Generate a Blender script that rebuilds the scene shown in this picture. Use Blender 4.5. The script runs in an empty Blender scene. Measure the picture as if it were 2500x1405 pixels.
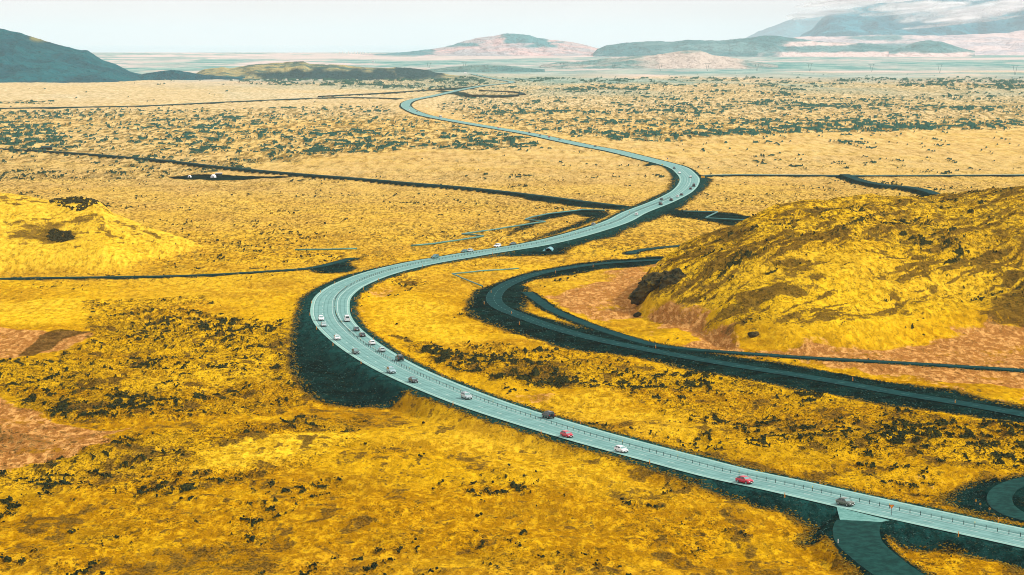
import bpy, bmesh, math, random
import numpy as np
from mathutils import Vector, Matrix

random.seed(7)
R = math.radians
scene = bpy.context.scene
col = scene.collection

# ------------------------------------------------------------------ camera
F, CX, CY, HC = 5600.0, 1250.0, 702.5, 100.0      # focal length (px of a 2500 px wide frame), centre, camera height
TH = math.atan(597.5 / F)
cam_d = bpy.data.cameras.new('camera')
cam_d.sensor_width = 36.0
cam_d.lens = F / 2500.0 * 36.0
cam_d.clip_start = 1.0
cam_d.clip_end = 400000.0
cam = bpy.data.objects.new('camera', cam_d)
col.objects.link(cam)
cam.location = (0, 0, HC)
cam.rotation_euler = (math.pi / 2 - TH, 0, 0)
scene.camera = cam

# ------------------------------------------------------------------ world, sun, exposure
SUN_DIR = Vector((0.62, -0.02, 0.52)).normalized()   # towards the sun
w = bpy.data.worlds.new('World')
scene.world = w
w.use_nodes = True
nt = w.node_tree
nt.nodes.clear()
out = nt.nodes.new('ShaderNodeOutputWorld')
bg = nt.nodes.new('ShaderNodeBackground')
sky = nt.nodes.new('ShaderNodeTexSky')
sky.sky_type = 'NISHITA'
sky.sun_disc = False
sky.sun_elevation = math.asin(SUN_DIR.z)
sky.sun_rotation = math.atan2(SUN_DIR.x, SUN_DIR.y)
sky.air_density = 1.0
sky.dust_density = 3.0
mixw = nt.nodes.new('ShaderNodeMix'); mixw.data_type = 'RGBA'
mixw.inputs[0].default_value = 0.93
mixw.inputs[7].default_value = (9.3, 8.9, 8.9, 1)      # cloud deck
wtc = nt.nodes.new('ShaderNodeTexCoord'); wmp = nt.nodes.new('ShaderNodeMapping'); wmp.inputs['Scale'].default_value = (1, 1, 5)
wns = nt.nodes.new('ShaderNodeTexNoise'); wns.inputs['Scale'].default_value = 6; wns.inputs['Detail'].default_value = 7
wrm = nt.nodes.new('ShaderNodeMapRange'); wrm.inputs[1].default_value = 0.35; wrm.inputs[2].default_value = 0.65; wrm.inputs[3].default_value = 8.7; wrm.inputs[4].default_value = 9.9
wsc = nt.nodes.new('ShaderNodeVectorMath'); wsc.operation = 'SCALE'; wsc.inputs[0].default_value = (1.03, 0.985, 0.985)
nt.links.new(wtc.outputs['Generated'], wmp.inputs[0]); nt.links.new(wmp.outputs[0], wns.inputs['Vector']); nt.links.new(wns.outputs[0], wrm.inputs[0])
nt.links.new(wrm.outputs[0], wsc.inputs['Scale']); nt.links.new(wsc.outputs[0], mixw.inputs[7])
nt.links.new(sky.outputs[0], mixw.inputs[6])
nt.links.new(mixw.outputs[2], bg.inputs[0])
bg.inputs[1].default_value = 0.105
nt.links.new(bg.outputs[0], out.inputs[0])

sl = bpy.data.lights.new('sun', 'SUN')
sl.energy = 3.9
sl.angle = R(4)
sl.color = (1.0, 0.95, 0.86)
so = bpy.data.objects.new('sun', sl)
col.objects.link(so)
so.location = (300, 0, 500)
so.rotation_euler = SUN_DIR.to_track_quat('Z', 'Y').to_euler()

scene.view_settings.view_transform = 'Standard'
scene.view_settings.look = 'None'
scene.view_settings.exposure = 0.0
scene.view_settings.gamma = 1.0
scene.cycles.volume_bounces = 1
scene.cycles.max_bounces = 8
scene.cycles.diffuse_bounces = 4
scene.cycles.transparent_max_bounces = 24
scene.cycles.use_adaptive_sampling = False
scene.cycles.use_denoising = True
scene.cycles.denoising_prefilter = 'ACCURATE'
scene.cycles.filter_width = 1.0
scene.cycles.pixel_filter_type = 'BLACKMAN_HARRIS'
scene.cycles.sample_clamp_indirect = 4.0

# ------------------------------------------------------------------ helpers: numbers
def rays(P):
    P = np.asarray(P, float)
    u = (P[:, 0] - CX) / F
    v = -(P[:, 1] - CY) / F
    dy = math.cos(TH) + v * math.sin(TH)
    dz = -math.sin(TH) + v * math.cos(TH)
    return u / dy, dz / dy                      # dx/dy, dz/dy

def sstep(a, b, x):
    t = np.clip((x - a) / (b - a), 0, 1)
    return t * t * (3 - 2 * t)

def _hash(ix, iy, seed):
    h = (ix * 374761393 + iy * 668265263 + seed * 974634777) & 0xffffffff
    h = ((h ^ (h >> 13)) * 1274126177) & 0xffffffff
    h = ((h ^ (h >> 16)) * 2246822519) & 0xffffffff
    return ((h ^ (h >> 15)) & 0xffffff) / float(0xffffff)

def vnoise(x, y, seed=0):
    x = np.asarray(x, float); y = np.asarray(y, float)
    fx = np.floor(x); fy = np.floor(y)
    ix = fx.astype(np.int64); iy = fy.astype(np.int64)
    tx = x - fx; ty = y - fy
    tx = tx * tx * (3 - 2 * tx); ty = ty * ty * (3 - 2 * ty)
    a = _hash(ix, iy, seed); b = _hash(ix + 1, iy, seed)
    c = _hash(ix, iy + 1, seed); d = _hash(ix + 1, iy + 1, seed)
    return (a + (b - a) * tx) * (1 - ty) + (c + (d - c) * tx) * ty

def fbm(x, y, seed=0, octv=4, gain=0.5):
    s = 0; a = 1; t = 0
    ca, sa = math.cos(0.6), math.sin(0.6)
    for k in range(octv):
        s = s + a * vnoise(x, y, seed + k * 17)
        t += a; a *= gain
        x, y = (x * ca - y * sa) * 2.03 + 11.3, (x * sa + y * ca) * 2.03 - 7.1
    return s / t

def cr(P, n=10):
    """Catmull-Rom through the points"""
    P = np.asarray(P, float)
    Q = np.vstack([2 * P[0] - P[1], P, 2 * P[-1] - P[-2]])
    o = []
    for i in range(1, len(Q) - 2):
        t = np.linspace(0, 1, n, endpoint=False)[:, None]
        p0, p1, p2, p3 = Q[i - 1], Q[i], Q[i + 1], Q[i + 2]
        o.append(0.5 * ((2 * p1) + (-p0 + p2) * t + (2 * p0 - 5 * p1 + 4 * p2 - p3) * t ** 2 + (-p0 + 3 * p1 - 3 * p2 + p3) * t ** 3))
    o.append(P[-1:])
    return np.vstack(o)

# ------------------------------------------------------------------ near hills: profile per bearing from the viewpoint
class Hill:
    def __init__(s, sil, foot, ridge, back, power=1.0):
        """sil: skyline points; foot/ridge/back: (px, distance) tables"""
        sil = np.array(sil, float)
        t, e = rays(sil)
        s.t = t
        def tab(T):
            T = np.array(T, float)
            return np.interp(sil[:, 0], T[:, 0], T[:, 1])
        s.d0, s.d1, s.d2 = tab(foot), tab(ridge), tab(back)
        s.h = np.maximum(HC + s.d1 * e, 0)
        s.pw = power
    def __call__(s, x, y):
        t = x / np.maximum(y, 1)
        d0 = np.interp(t, s.t, s.d0); d1 = np.interp(t, s.t, s.d1); d2 = np.interp(t, s.t, s.d2)
        h = np.interp(t, s.t, s.h)
        wob = 1 + 0.04 * (fbm(x / 40, y / 40, 91, 3) - 0.5)
        yy = y * wob
        f = np.clip((yy - d0) / (d1 - d0), 0, 1)
        b = np.clip((d2 - yy) / (d2 - d1), 0, 1)
        f = 1 - (1 - f) ** 1.6
        f = f * f * (3 - 2 * f) * 0.35 + f * 0.65
        b = b * b * (3 - 2 * b)
        return h * np.where(yy < d1, f, b)

HILLS = [
    # mossy hill on the right
    Hill([(1530, 745), (1560, 700), (1590, 655), (1625, 640), (1660, 618), (1720, 597), (1770, 575), (1800, 562), (1830, 545), (1860, 530), (1900, 515),
          (1950, 502), (2020, 495), (2080, 487), (2130, 487), (2160, 490), (2220, 491), (2290, 489), (2340, 484), (2400, 478), (2500, 466), (2700, 440), (3100, 420), (3600, 470), (4300, 640)],
         [(1530, 868), (1560, 858), (1700, 800), (1800, 752), (1900, 742), (2050, 742), (2200, 758), (2400, 795), (2600, 800), (4300, 800)],
         [(1530, 905), (1560, 905), (1700, 930), (1800, 955), (2000, 1010), (2200, 1040), (2500, 1060), (4300, 1060)],
         [(1530, 950), (1700, 1040), (2000, 1180), (2500, 1300), (4300, 1300)]),
    # yellow hill on the left
    Hill([(-1500, 600), (-900, 520), (-400, 470), (-100, 478), (0, 480), (60, 484), (120, 494), (180, 489), (225, 494), (250, 506), (275, 530), (330, 553), (380, 573), (450, 593), (500, 604), (540, 607), (600, 608)],
         [(-1500, 1010), (0, 1010), (270, 1018), (340, 1045), (430, 1080), (520, 1106), (600, 1112)],
         [(-1500, 1190), (0, 1190), (200, 1185), (260, 1150), (380, 1116), (450, 1108), (520, 1117), (600, 1120)],
         [(-1500, 1390), (200, 1340), (260, 1270), (380, 1185), (450, 1150), (520, 1130), (600, 1130)]),
    # low mound at the left edge of the foreground
    Hill([(-600, 1060), (-200, 1030), (0, 1040), (60, 1045), (140, 1065), (200, 1082), (250, 1096), (290, 1110)],
         [(-600, 530), (0, 541), (150, 549), (290, 556)],
         [(-600, 600), (0, 592), (150, 578), (290, 558)],
         [(-600, 660), (0, 620), (150, 592), (290, 561)]),
]
LIFT = [1.0, 1.0, 1.0]

def ground_low(x, y):
    """broad relief without lava roughness"""
    z = -1.6 + 2.4 * (fbm(x / 120, y / 120, 5, 3) - 0.5) + 0 * x
    z = z - 2.8 * np.exp(-(((x + 38) / 26) ** 2 + ((y - 665) / 70) ** 2))       # hollow outside the big bend
    z = np.where(y > 2200, z + (y - 2200) * 0.0, z)
    m = 0
    for h, k in zip(HILLS, LIFT):
        hh = h(x, y); m = m + hh + 1.6 * sstep(0, 4, hh)
    return z * (1 - sstep(0.5, 6, m) * 0.6) + m * 1.0

def onto(P, zf=None, it=14):
    """picture points -> world points on the ground"""
    t, e = rays(P)
    z = np.zeros(len(t))
    for k in range(it):
        y = (HC - z) / -np.minimum(e, -1e-4)
        y = np.minimum(y, 60000)
        zn = ground_low(t * y, y) if zf is None else np.full(len(t), zf)
        z = 0.5 * z + 0.5 * zn if zf is None else zn
    return np.stack([t * y, y, z], 1)

def W(x, y, z=None):
    return onto([(x, y)], z)[0]

# ------------------------------------------------------------------ roads
def hz(y):
    """the highway stands a little higher on its far stretches"""
    return 2.2 * sstep(1900, 4200, np.asarray(y, float))
def path(P, n=8, z=None, step=None):
    q = onto(cr(P, n), z)
    if step:
        d = np.r_[0, np.cumsum(np.hypot(*np.diff(q[:, :2], axis=0).T))]
        s = np.arange(0, d[-1], step)
        q = np.stack([np.interp(s, d, q[:, k]) for k in range(3)], 1)
        for _ in range(3):
            q[1:-1] = (q[:-2] + 2 * q[1:-1] + q[2:]) / 4
    return q

HWY_PX = [(2760, 1372), (2620, 1341), (2500, 1314), (2284, 1268), (2106, 1229), (1900, 1182), (1792, 1160), (1616, 1114), (1440, 1066.5),
          (1319, 1031), (1201, 994), (1101, 957), (1000, 914), (933, 879), (870, 838), (826, 800), (808, 772), (806, 749), (812, 727), (835, 706),
          (865, 690), (914, 671), (975, 654), (1040, 640), (1100, 630), (1180, 616.5), (1300, 598), (1400, 575), (1500, 544), (1550, 519), (1614, 494),
          (1655, 474), (1673, 460.5), (1682, 447), (1683.5, 436), (1675, 424.5), (1659, 411.5), (1629, 401), (1569, 386), (1500, 369), (1440, 358), (1366, 343), (1300, 329),
          (1200, 312.5), (1100, 296), (1040, 284.5), (1012, 275.5), (995, 266.5), (990, 258.5), (999, 250.5), (1020, 244.5), (1050, 239), (1090, 230), (1130, 221),
          (1180, 212), (1230, 206.5), (1250, 203.5), (1245, 201), (1220, 197), (1190, 191), (1150, 182)]
HWY = path(HWY_PX, 10, 0.0, 4.0)
HWY[:, 2] = hz(HWY[:, 1])
_i0 = np.argmin(np.hypot(HWY[:, 0] - W(812, 727, 0)[0], HWY[:, 1] - W(812, 727, 0)[1]))

SIDE_PX = [(2760, 1060), (2640, 1040), (2500, 1012), (2350, 985), (2200, 961), (2000, 925), (1800, 893), (1650, 867), (1500, 838), (1400, 814), (1330, 793),
           (1270, 771), (1228, 754), (1208, 738), (1207, 722), (1222, 704), (1260, 685), (1310, 669), (1370, 657), (1430, 648), (1500, 641), (1600, 635), (1680, 631), (1760, 629)]
SIDE = path(SIDE_PX, 10, -0.6, 4.0)

TRACKS = [   # name, label, width, picture points, colour key
    ('gravel_road', 4.6, [(-300, 352), (0, 368), (200, 380), (400, 397), (540, 413), (700, 428), (850, 440), (1000, 453), (1150, 466), (1300, 483), (1430, 500), (1520, 511)], 'dark'),
    ('gravel_road', 5.0, [(1712, 433), (1800, 431), (1950, 432), (2100, 433), (2300, 432.5), (2500, 431.5), (2800, 430)], 'light'),
    ('gravel_track', 7.0, [(2062, 433), (2080, 440), (2110, 450), (2160, 459), (2220, 465), (2260, 473), (2295, 486)], 'dark'),
    ('gravel_track', 3.2, [(-200, 690), (0, 684), (200, 681), (400, 678), (520, 674), (640, 667), (740, 660), (800, 650), (860, 634)], 'dark'),
    ('gravel_track', 4.2, [(1286, 716), (1310, 733), (1350, 760), (1420, 790), (1500, 818), (1600, 846), (1700, 857), (1850, 868), (2000, 878), (2200, 889), (2400, 901), (2520, 909), (2700, 925)], 'dark'),
    ('gravel_track', 4.5, [(1538, 622), (1550, 616), (1600, 608), (1660, 602), (1730, 597)], 'dark'),
    ('far_road', 5.0, [(-300, 272), (0, 267), (200, 264), (350, 261), (500, 254), (650, 247), (800, 241), (900, 241), (1000, 244)], 'light'),
    ('far_road', 5.5, [(780, 238), (860, 234), (950, 229), (1050, 222), (1150, 215), (1185, 212)], 'dark'),
    ('slip_road', 7.0, [(1180, 215), (1150, 219), (1160, 222), (1200, 224), (1250, 226), (1275, 230), (1262, 234), (1220, 236), (1160, 237)], 'dark'),
    ('exit_road', 9.5, [(2098, 1299), (2092, 1310), (2090, 1326), (2100, 1352), (2145, 1388), (2215, 1430), (2330, 1500)], 'exit'),
    ('exit_road', 5.5, [(2760, 1150), (2600, 1163), (2520, 1176), (2462, 1196), (2440, 1222), (2452, 1250), (2500, 1272), (2620, 1296)], 'exit'),
]
TP = [path(t[2], 8) for t in TRACKS]
RAISE = [2.0, 1.4, 2.2, 0.7, 0.4, 0.4, 2.0, 2.5, 2.0, 0.0, 0.0]      # how far each one stands above the plain
for Q_, r_ in zip(TP, RAISE):
    Q_[:, 2] += r_
_q = TP[9]; _s = np.r_[0, np.cumsum(np.hypot(*np.diff(_q[:, :2], axis=0).T))]
_q[:, 2] = -0.12 + (_q[:, 2] + 0.12) * sstep(18, 75, _s)
_q = TP[10]; _q[:, 2] = np.linspace(_q[0, 2], _q[-1, 2], len(_q)) * 0.5 - 0.4


def poly_dist(x, y, Q, reach):
    """distance to the polyline, and the z carried by it; evaluated within reach"""
    d = np.full(x.shape, 1e9); z = np.zeros(x.shape)
    m0 = (x > Q[:, 0].min() - reach) & (x < Q[:, 0].max() + reach) & (y > Q[:, 1].min() - reach) & (y < Q[:, 1].max() + reach)
    idx = np.nonzero(m0)[0]
    if not len(idx):
        return d, z
    xs, ys = x[idx], y[idx]
    o = np.argsort(ys); idx = idx[o]; xs = xs[o]; ys = ys[o]
    for a, b in zip(Q[:-1], Q[1:]):
        lo, hi = min(a[1], b[1]) - reach, max(a[1], b[1]) + reach
        i0, i1 = np.searchsorted(ys, lo), np.searchsorted(ys, hi)
        if i1 <= i0:
            continue
        xx = xs[i0:i1]; sel = np.nonzero((xx > min(a[0], b[0]) - reach) & (xx < max(a[0], b[0]) + reach))[0] + i0
        if not len(sel):
            continue
        ab = b[:2] - a[:2]; L = ab @ ab + 1e-9
        t = np.clip(((xs[sel] - a[0]) * ab[0] + (ys[sel] - a[1]) * ab[1]) / L, 0, 1)
        dd = np.hypot(xs[sel] - a[0] - t * ab[0], ys[sel] - a[1] - t * ab[1])
        g = idx[sel]
        k = dd < d[g]
        d[g[k]] = dd[k]; z[g[k]] = (a[2] + t * (b[2] - a[2]))[k]
    return d, z

def region(x, y, P, soft, wob=0.0, wl=8.0, seed=3, z=None):
    """soft mask of a region whose outline is given by picture points carried onto the ground"""
    Q = onto(P, z)[:, :2]
    reach = soft + wob * 2 + 2
    m = np.zeros(x.shape)
    idx = np.nonzero((x > Q[:, 0].min() - reach) & (x < Q[:, 0].max() + reach) & (y > Q[:, 1].min() - reach) & (y < Q[:, 1].max() + reach))[0]
    if not len(idx):
        return m
    xs, ys = x[idx], y[idx]
    ins = np.zeros(len(idx), bool); d = np.full(len(idx), 1e9)
    for a, b in zip(Q, np.roll(Q, -1, 0)):
        ab = b - a; L = ab @ ab + 1e-9
        t = np.clip(((xs - a[0]) * ab[0] + (ys - a[1]) * ab[1]) / L, 0, 1)
        d = np.minimum(d, np.hypot(xs - a[0] - t * ab[0], ys - a[1] - t * ab[1]))
        c = ((a[1] > ys) != (b[1] > ys))
        xi = a[0] + (ys - a[1]) / (b[1] - a[1] + 1e-12) * ab[0]
        ins ^= c & (xs < xi)
    sd = np.where(ins, d, -d)
    if wob:
        sd = sd + wob * 2 * (fbm(xs / wl, ys / wl, seed, 4) - 0.5)
    m[idx] = sstep(-soft, soft, sd)
    return m

# ------------------------------------------------------------------ material helpers
def mat(name, color, rough=0.8, metal=0.0, spec=0.3, noise=0.0, scale=1.0, emit=None):
    m = bpy.data.materials.new(name); m.use_nodes = True
    n = m.node_tree; b = n.nodes['Principled BSDF']
    b.inputs['Roughness'].default_value = rough
    b.inputs['Metallic'].default_value = metal
    b.inputs['Specular IOR Level'].default_value = spec
    c = (*color, 1)
    b.inputs['Base Color'].default_value = c
    if noise:
        tc = n.nodes.new('ShaderNodeTexCoord'); tx = n.nodes.new('ShaderNodeTexNoise')
        tx.inputs['Scale'].default_value = scale; tx.inputs['Detail'].default_value = 6
        n.links.new(tc.outputs['Object'], tx.inputs['Vector'])
        r = n.nodes.new('ShaderNodeMapRange'); r.inputs[1].default_value = 0.3; r.inputs[2].default_value = 0.7
        r.inputs[3].default_value = 1 - noise; r.inputs[4].default_value = 1 + noise
        n.links.new(tx.outputs[0], r.inputs[0])
        mx = n.nodes.new('ShaderNodeVectorMath'); mx.operation = 'SCALE'
        mx.inputs[0].default_value = color
        n.links.new(r.outputs[0], mx.inputs['Scale'])
        n.links.new(mx.outputs[0], b.inputs['Base Color'])
    return m

class NB:
    """small node-building helper"""
    def __init__(s, m):
        s.n = m.node_tree; s.tc = s.n.nodes.new('ShaderNodeTexCoord')
    def attr(s, name):
        a = s.n.nodes.new('ShaderNodeAttribute'); a.attribute_name = name
        sp = s.n.nodes.new('ShaderNodeSeparateColor'); s.n.links.new(a.outputs['Color'], sp.inputs[0])
        return sp.outputs[0], sp.outputs[1], sp.outputs[2], a.outputs['Alpha']
    def noise(s, scale, detail=4, rough=0.55, stretch=(1, 1, 1), lac=2.0):
        mp = s.n.nodes.new('ShaderNodeMapping'); mp.inputs['Scale'].default_value = stretch
        s.n.links.new(s.tc.outputs['Object'], mp.inputs[0])
        t = s.n.nodes.new('ShaderNodeTexNoise'); t.inputs['Scale'].default_value = scale
        t.inputs['Detail'].default_value = detail; t.inputs['Roughness'].default_value = rough
        s.n.links.new(mp.outputs[0], t.inputs['Vector'])
        return t.outputs[0]
    def ramp(s, x, a, b, lo=0.0, hi=1.0):
        r = s.n.nodes.new('ShaderNodeMapRange'); r.interpolation_type = 'SMOOTHSTEP'
        s.n.links.new(x, r.inputs[0])
        r.inputs[1].default_value = a; r.inputs[2].default_value = b; r.inputs[3].default_value = lo; r.inputs[4].default_value = hi
        return r.outputs[0]
    def m(s, op, a, b):
        k = s.n.nodes.new('ShaderNodeMath'); k.operation = op; k.use_clamp = (op in ('ADD', 'SUBTRACT'))
        for i, v in enumerate((a, b)):
            if isinstance(v, (int, float)): k.inputs[i].default_value = v
            else: s.n.links.new(v, k.inputs[i])
        return k.outputs[0]
    def mix(s, f, a, b):
        k = s.n.nodes.new('ShaderNodeMix'); k.data_type = 'RGBA'
        for i, v in ((0, f), (6, a), (7, b)):
            if isinstance(v, tuple): k.inputs[i].default_value = (*v, 1)
            elif isinstance(v, (int, float)): k.inputs[i].default_value = v
            else: s.n.links.new(v, k.inputs[i])
        return k.outputs[2]
    def bump(s, h, dist, strength=1.0):
        b = s.n.nodes.new('ShaderNodeBump'); b.inputs['Distance'].default_value = dist; b.inputs['Strength'].default_value = strength
        s.n.links.new(h, b.inputs['Height']); return b.outputs[0]

# ------------------------------------------------------------------ object helpers
def tag(o, label=None, cat=None, group=None, kind=None):
    if label: o['label'] = label
    if cat: o['category'] = cat
    if group: o['group'] = group
    if kind: o['kind'] = kind
    return o

def empty(name, loc=(0, 0, 0), rz=0.0):
    o = bpy.data.objects.new(name, None); col.objects.link(o)
    o.location = loc; o.rotation_euler = (0, 0, rz); o.empty_display_size = 0.5
    return o

def obj(name, verts, faces, m, parent=None, smooth=False, mi=None):
    me = bpy.data.meshes.new(name)
    me.from_pydata([tuple(v) for v in verts], [], [tuple(f) for f in faces])
    ms = m if isinstance(m, (list, tuple)) else [m]
    for k in ms: me.materials.append(k)
    if mi is not None: me.polygons.foreach_set('material_index', mi)
    if smooth: me.polygons.foreach_set('use_smooth', [True] * len(me.polygons))
    me.update()
    o = bpy.data.objects.new(name, me); col.objects.link(o)
    if parent is not None: o.parent = parent
    return o

class MB:
    """collects shapes for ONE mesh object"""
    def __init__(s): s.v = []; s.f = []; s.mi = []
    def add(s, V, Fc, mi=0):
        n = len(s.v); s.v += [tuple(map(float, p)) for p in V]
        s.f += [tuple(i + n for i in f) for f in Fc]; s.mi += [mi] * len(Fc); return s
    def box(s, c, d, mi=0, rz=0.0, taper=1.0):
        V = []
        for sz in (-1, 1):
            k = 1 if sz < 0 else taper
            for sx, sy in ((-1, -1), (1, -1), (1, 1), (-1, 1)):
                x, y = sx * d[0] / 2 * k, sy * d[1] / 2 * k
                V.append((c[0] + x * math.cos(rz) - y * math.sin(rz), c[1] + x * math.sin(rz) + y * math.cos(rz), c[2] + sz * d[2] / 2))
        return s.add(V, [(0, 3, 2, 1), (4, 5, 6, 7), (0, 1, 5, 4), (1, 2, 6, 5), (2, 3, 7, 6), (3, 0, 4, 7)], mi)
    def tube(s, P, r, n=8, mi=0):
        P = [Vector(p) for p in P]; V = []
        rr = r if isinstance(r, (list, tuple)) else [r] * len(P)
        for i, p in enumerate(P):
            a = P[max(i - 1, 0)]; b = P[min(i + 1, len(P) - 1)]
            t = (b - a).normalized()
            u = t.cross(Vector((0, 0, 1))) if abs(t.z) < 0.95 else t.cross(Vector((0, 1, 0)))
            u.normalize(); q = u.cross(t)
            for k in range(n):
                A = 2 * math.pi * k / n
                V.append(p + (u * math.cos(A) + q * math.sin(A)) * rr[i])
        Fc = []
        for i in range(len(P) - 1):
            for k in range(n):
                Fc.append((i * n + k, i * n + (k + 1) % n, (i + 1) * n + (k + 1) % n, (i + 1) * n + k))
        Fc.append(tuple(range(n - 1, -1, -1))); Fc.append(tuple((len(P) - 1) * n + k for k in range(n)))
        return s.add(V, Fc, mi)
    def build(s, name, m, parent=None, smooth=False):
        return obj(name, s.v, s.f, m, parent, smooth, s.mi)

def copy_tree(o, parent=None):
    c = o.copy(); col.objects.link(c)
    if parent is not None: c.parent = parent
    for ch in list(o.children): copy_tree(ch, c)
    return c

def grid_mesh(name, X, Y, Z, attrs, m):
    ny, nx = X.shape
    co = np.stack([X, Y, Z], -1).reshape(-1, 3).astype(np.float32)
    i = np.arange((ny - 1) * nx).reshape(ny - 1, nx)[:, :-1].ravel()
    q = np.stack([i, i + 1, i + 1 + nx, i + nx], 1).astype(np.int32)
    me = bpy.data.meshes.new(name)
    me.vertices.add(len(co)); me.vertices.foreach_set('co', co.ravel())
    me.loops.add(q.size); me.loops.foreach_set('vertex_index', q.ravel())
    me.polygons.add(len(q))
    me.polygons.foreach_set('loop_start', np.arange(0, q.size, 4, dtype=np.int32))
    me.polygons.foreach_set('use_smooth', np.ones(len(q), bool))
    for an, A in attrs.items():
        ca = me.color_attributes.new(an, 'FLOAT_COLOR', 'POINT')
        ca.data.foreach_set('color', np.clip(A, 0, 1).astype(np.float32).ravel())
    me.materials.append(m)
    me.update(calc_edges=True)
    o = bpy.data.objects.new(name, me); col.objects.link(o)
    return o

def ribbon(name, Q, wl, wr, dz, m, u=False):
    """strip along the world polyline Q between offsets -wl (left) and +wr (right)"""
    T = np.gradient(Q[:, :2], axis=0); T /= np.linalg.norm(T, axis=1)[:, None] + 1e-9
    N = np.stack([T[:, 1], -T[:, 0]], 1)
    wl = np.broadcast_to(wl, len(Q)); wr = np.broadcast_to(wr, len(Q))
    A = Q[:, :2] - N * wl[:, None]; B = Q[:, :2] + N * wr[:, None]
    V = [(*a, z + dz) for a, z in zip(A, Q[:, 2])] + [(*b, z + dz) for b, z in zip(B, Q[:, 2])]
    n = len(Q)
    return V, [(i, i + 1, n + i + 1, n + i) for i in range(n - 1)]

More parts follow.
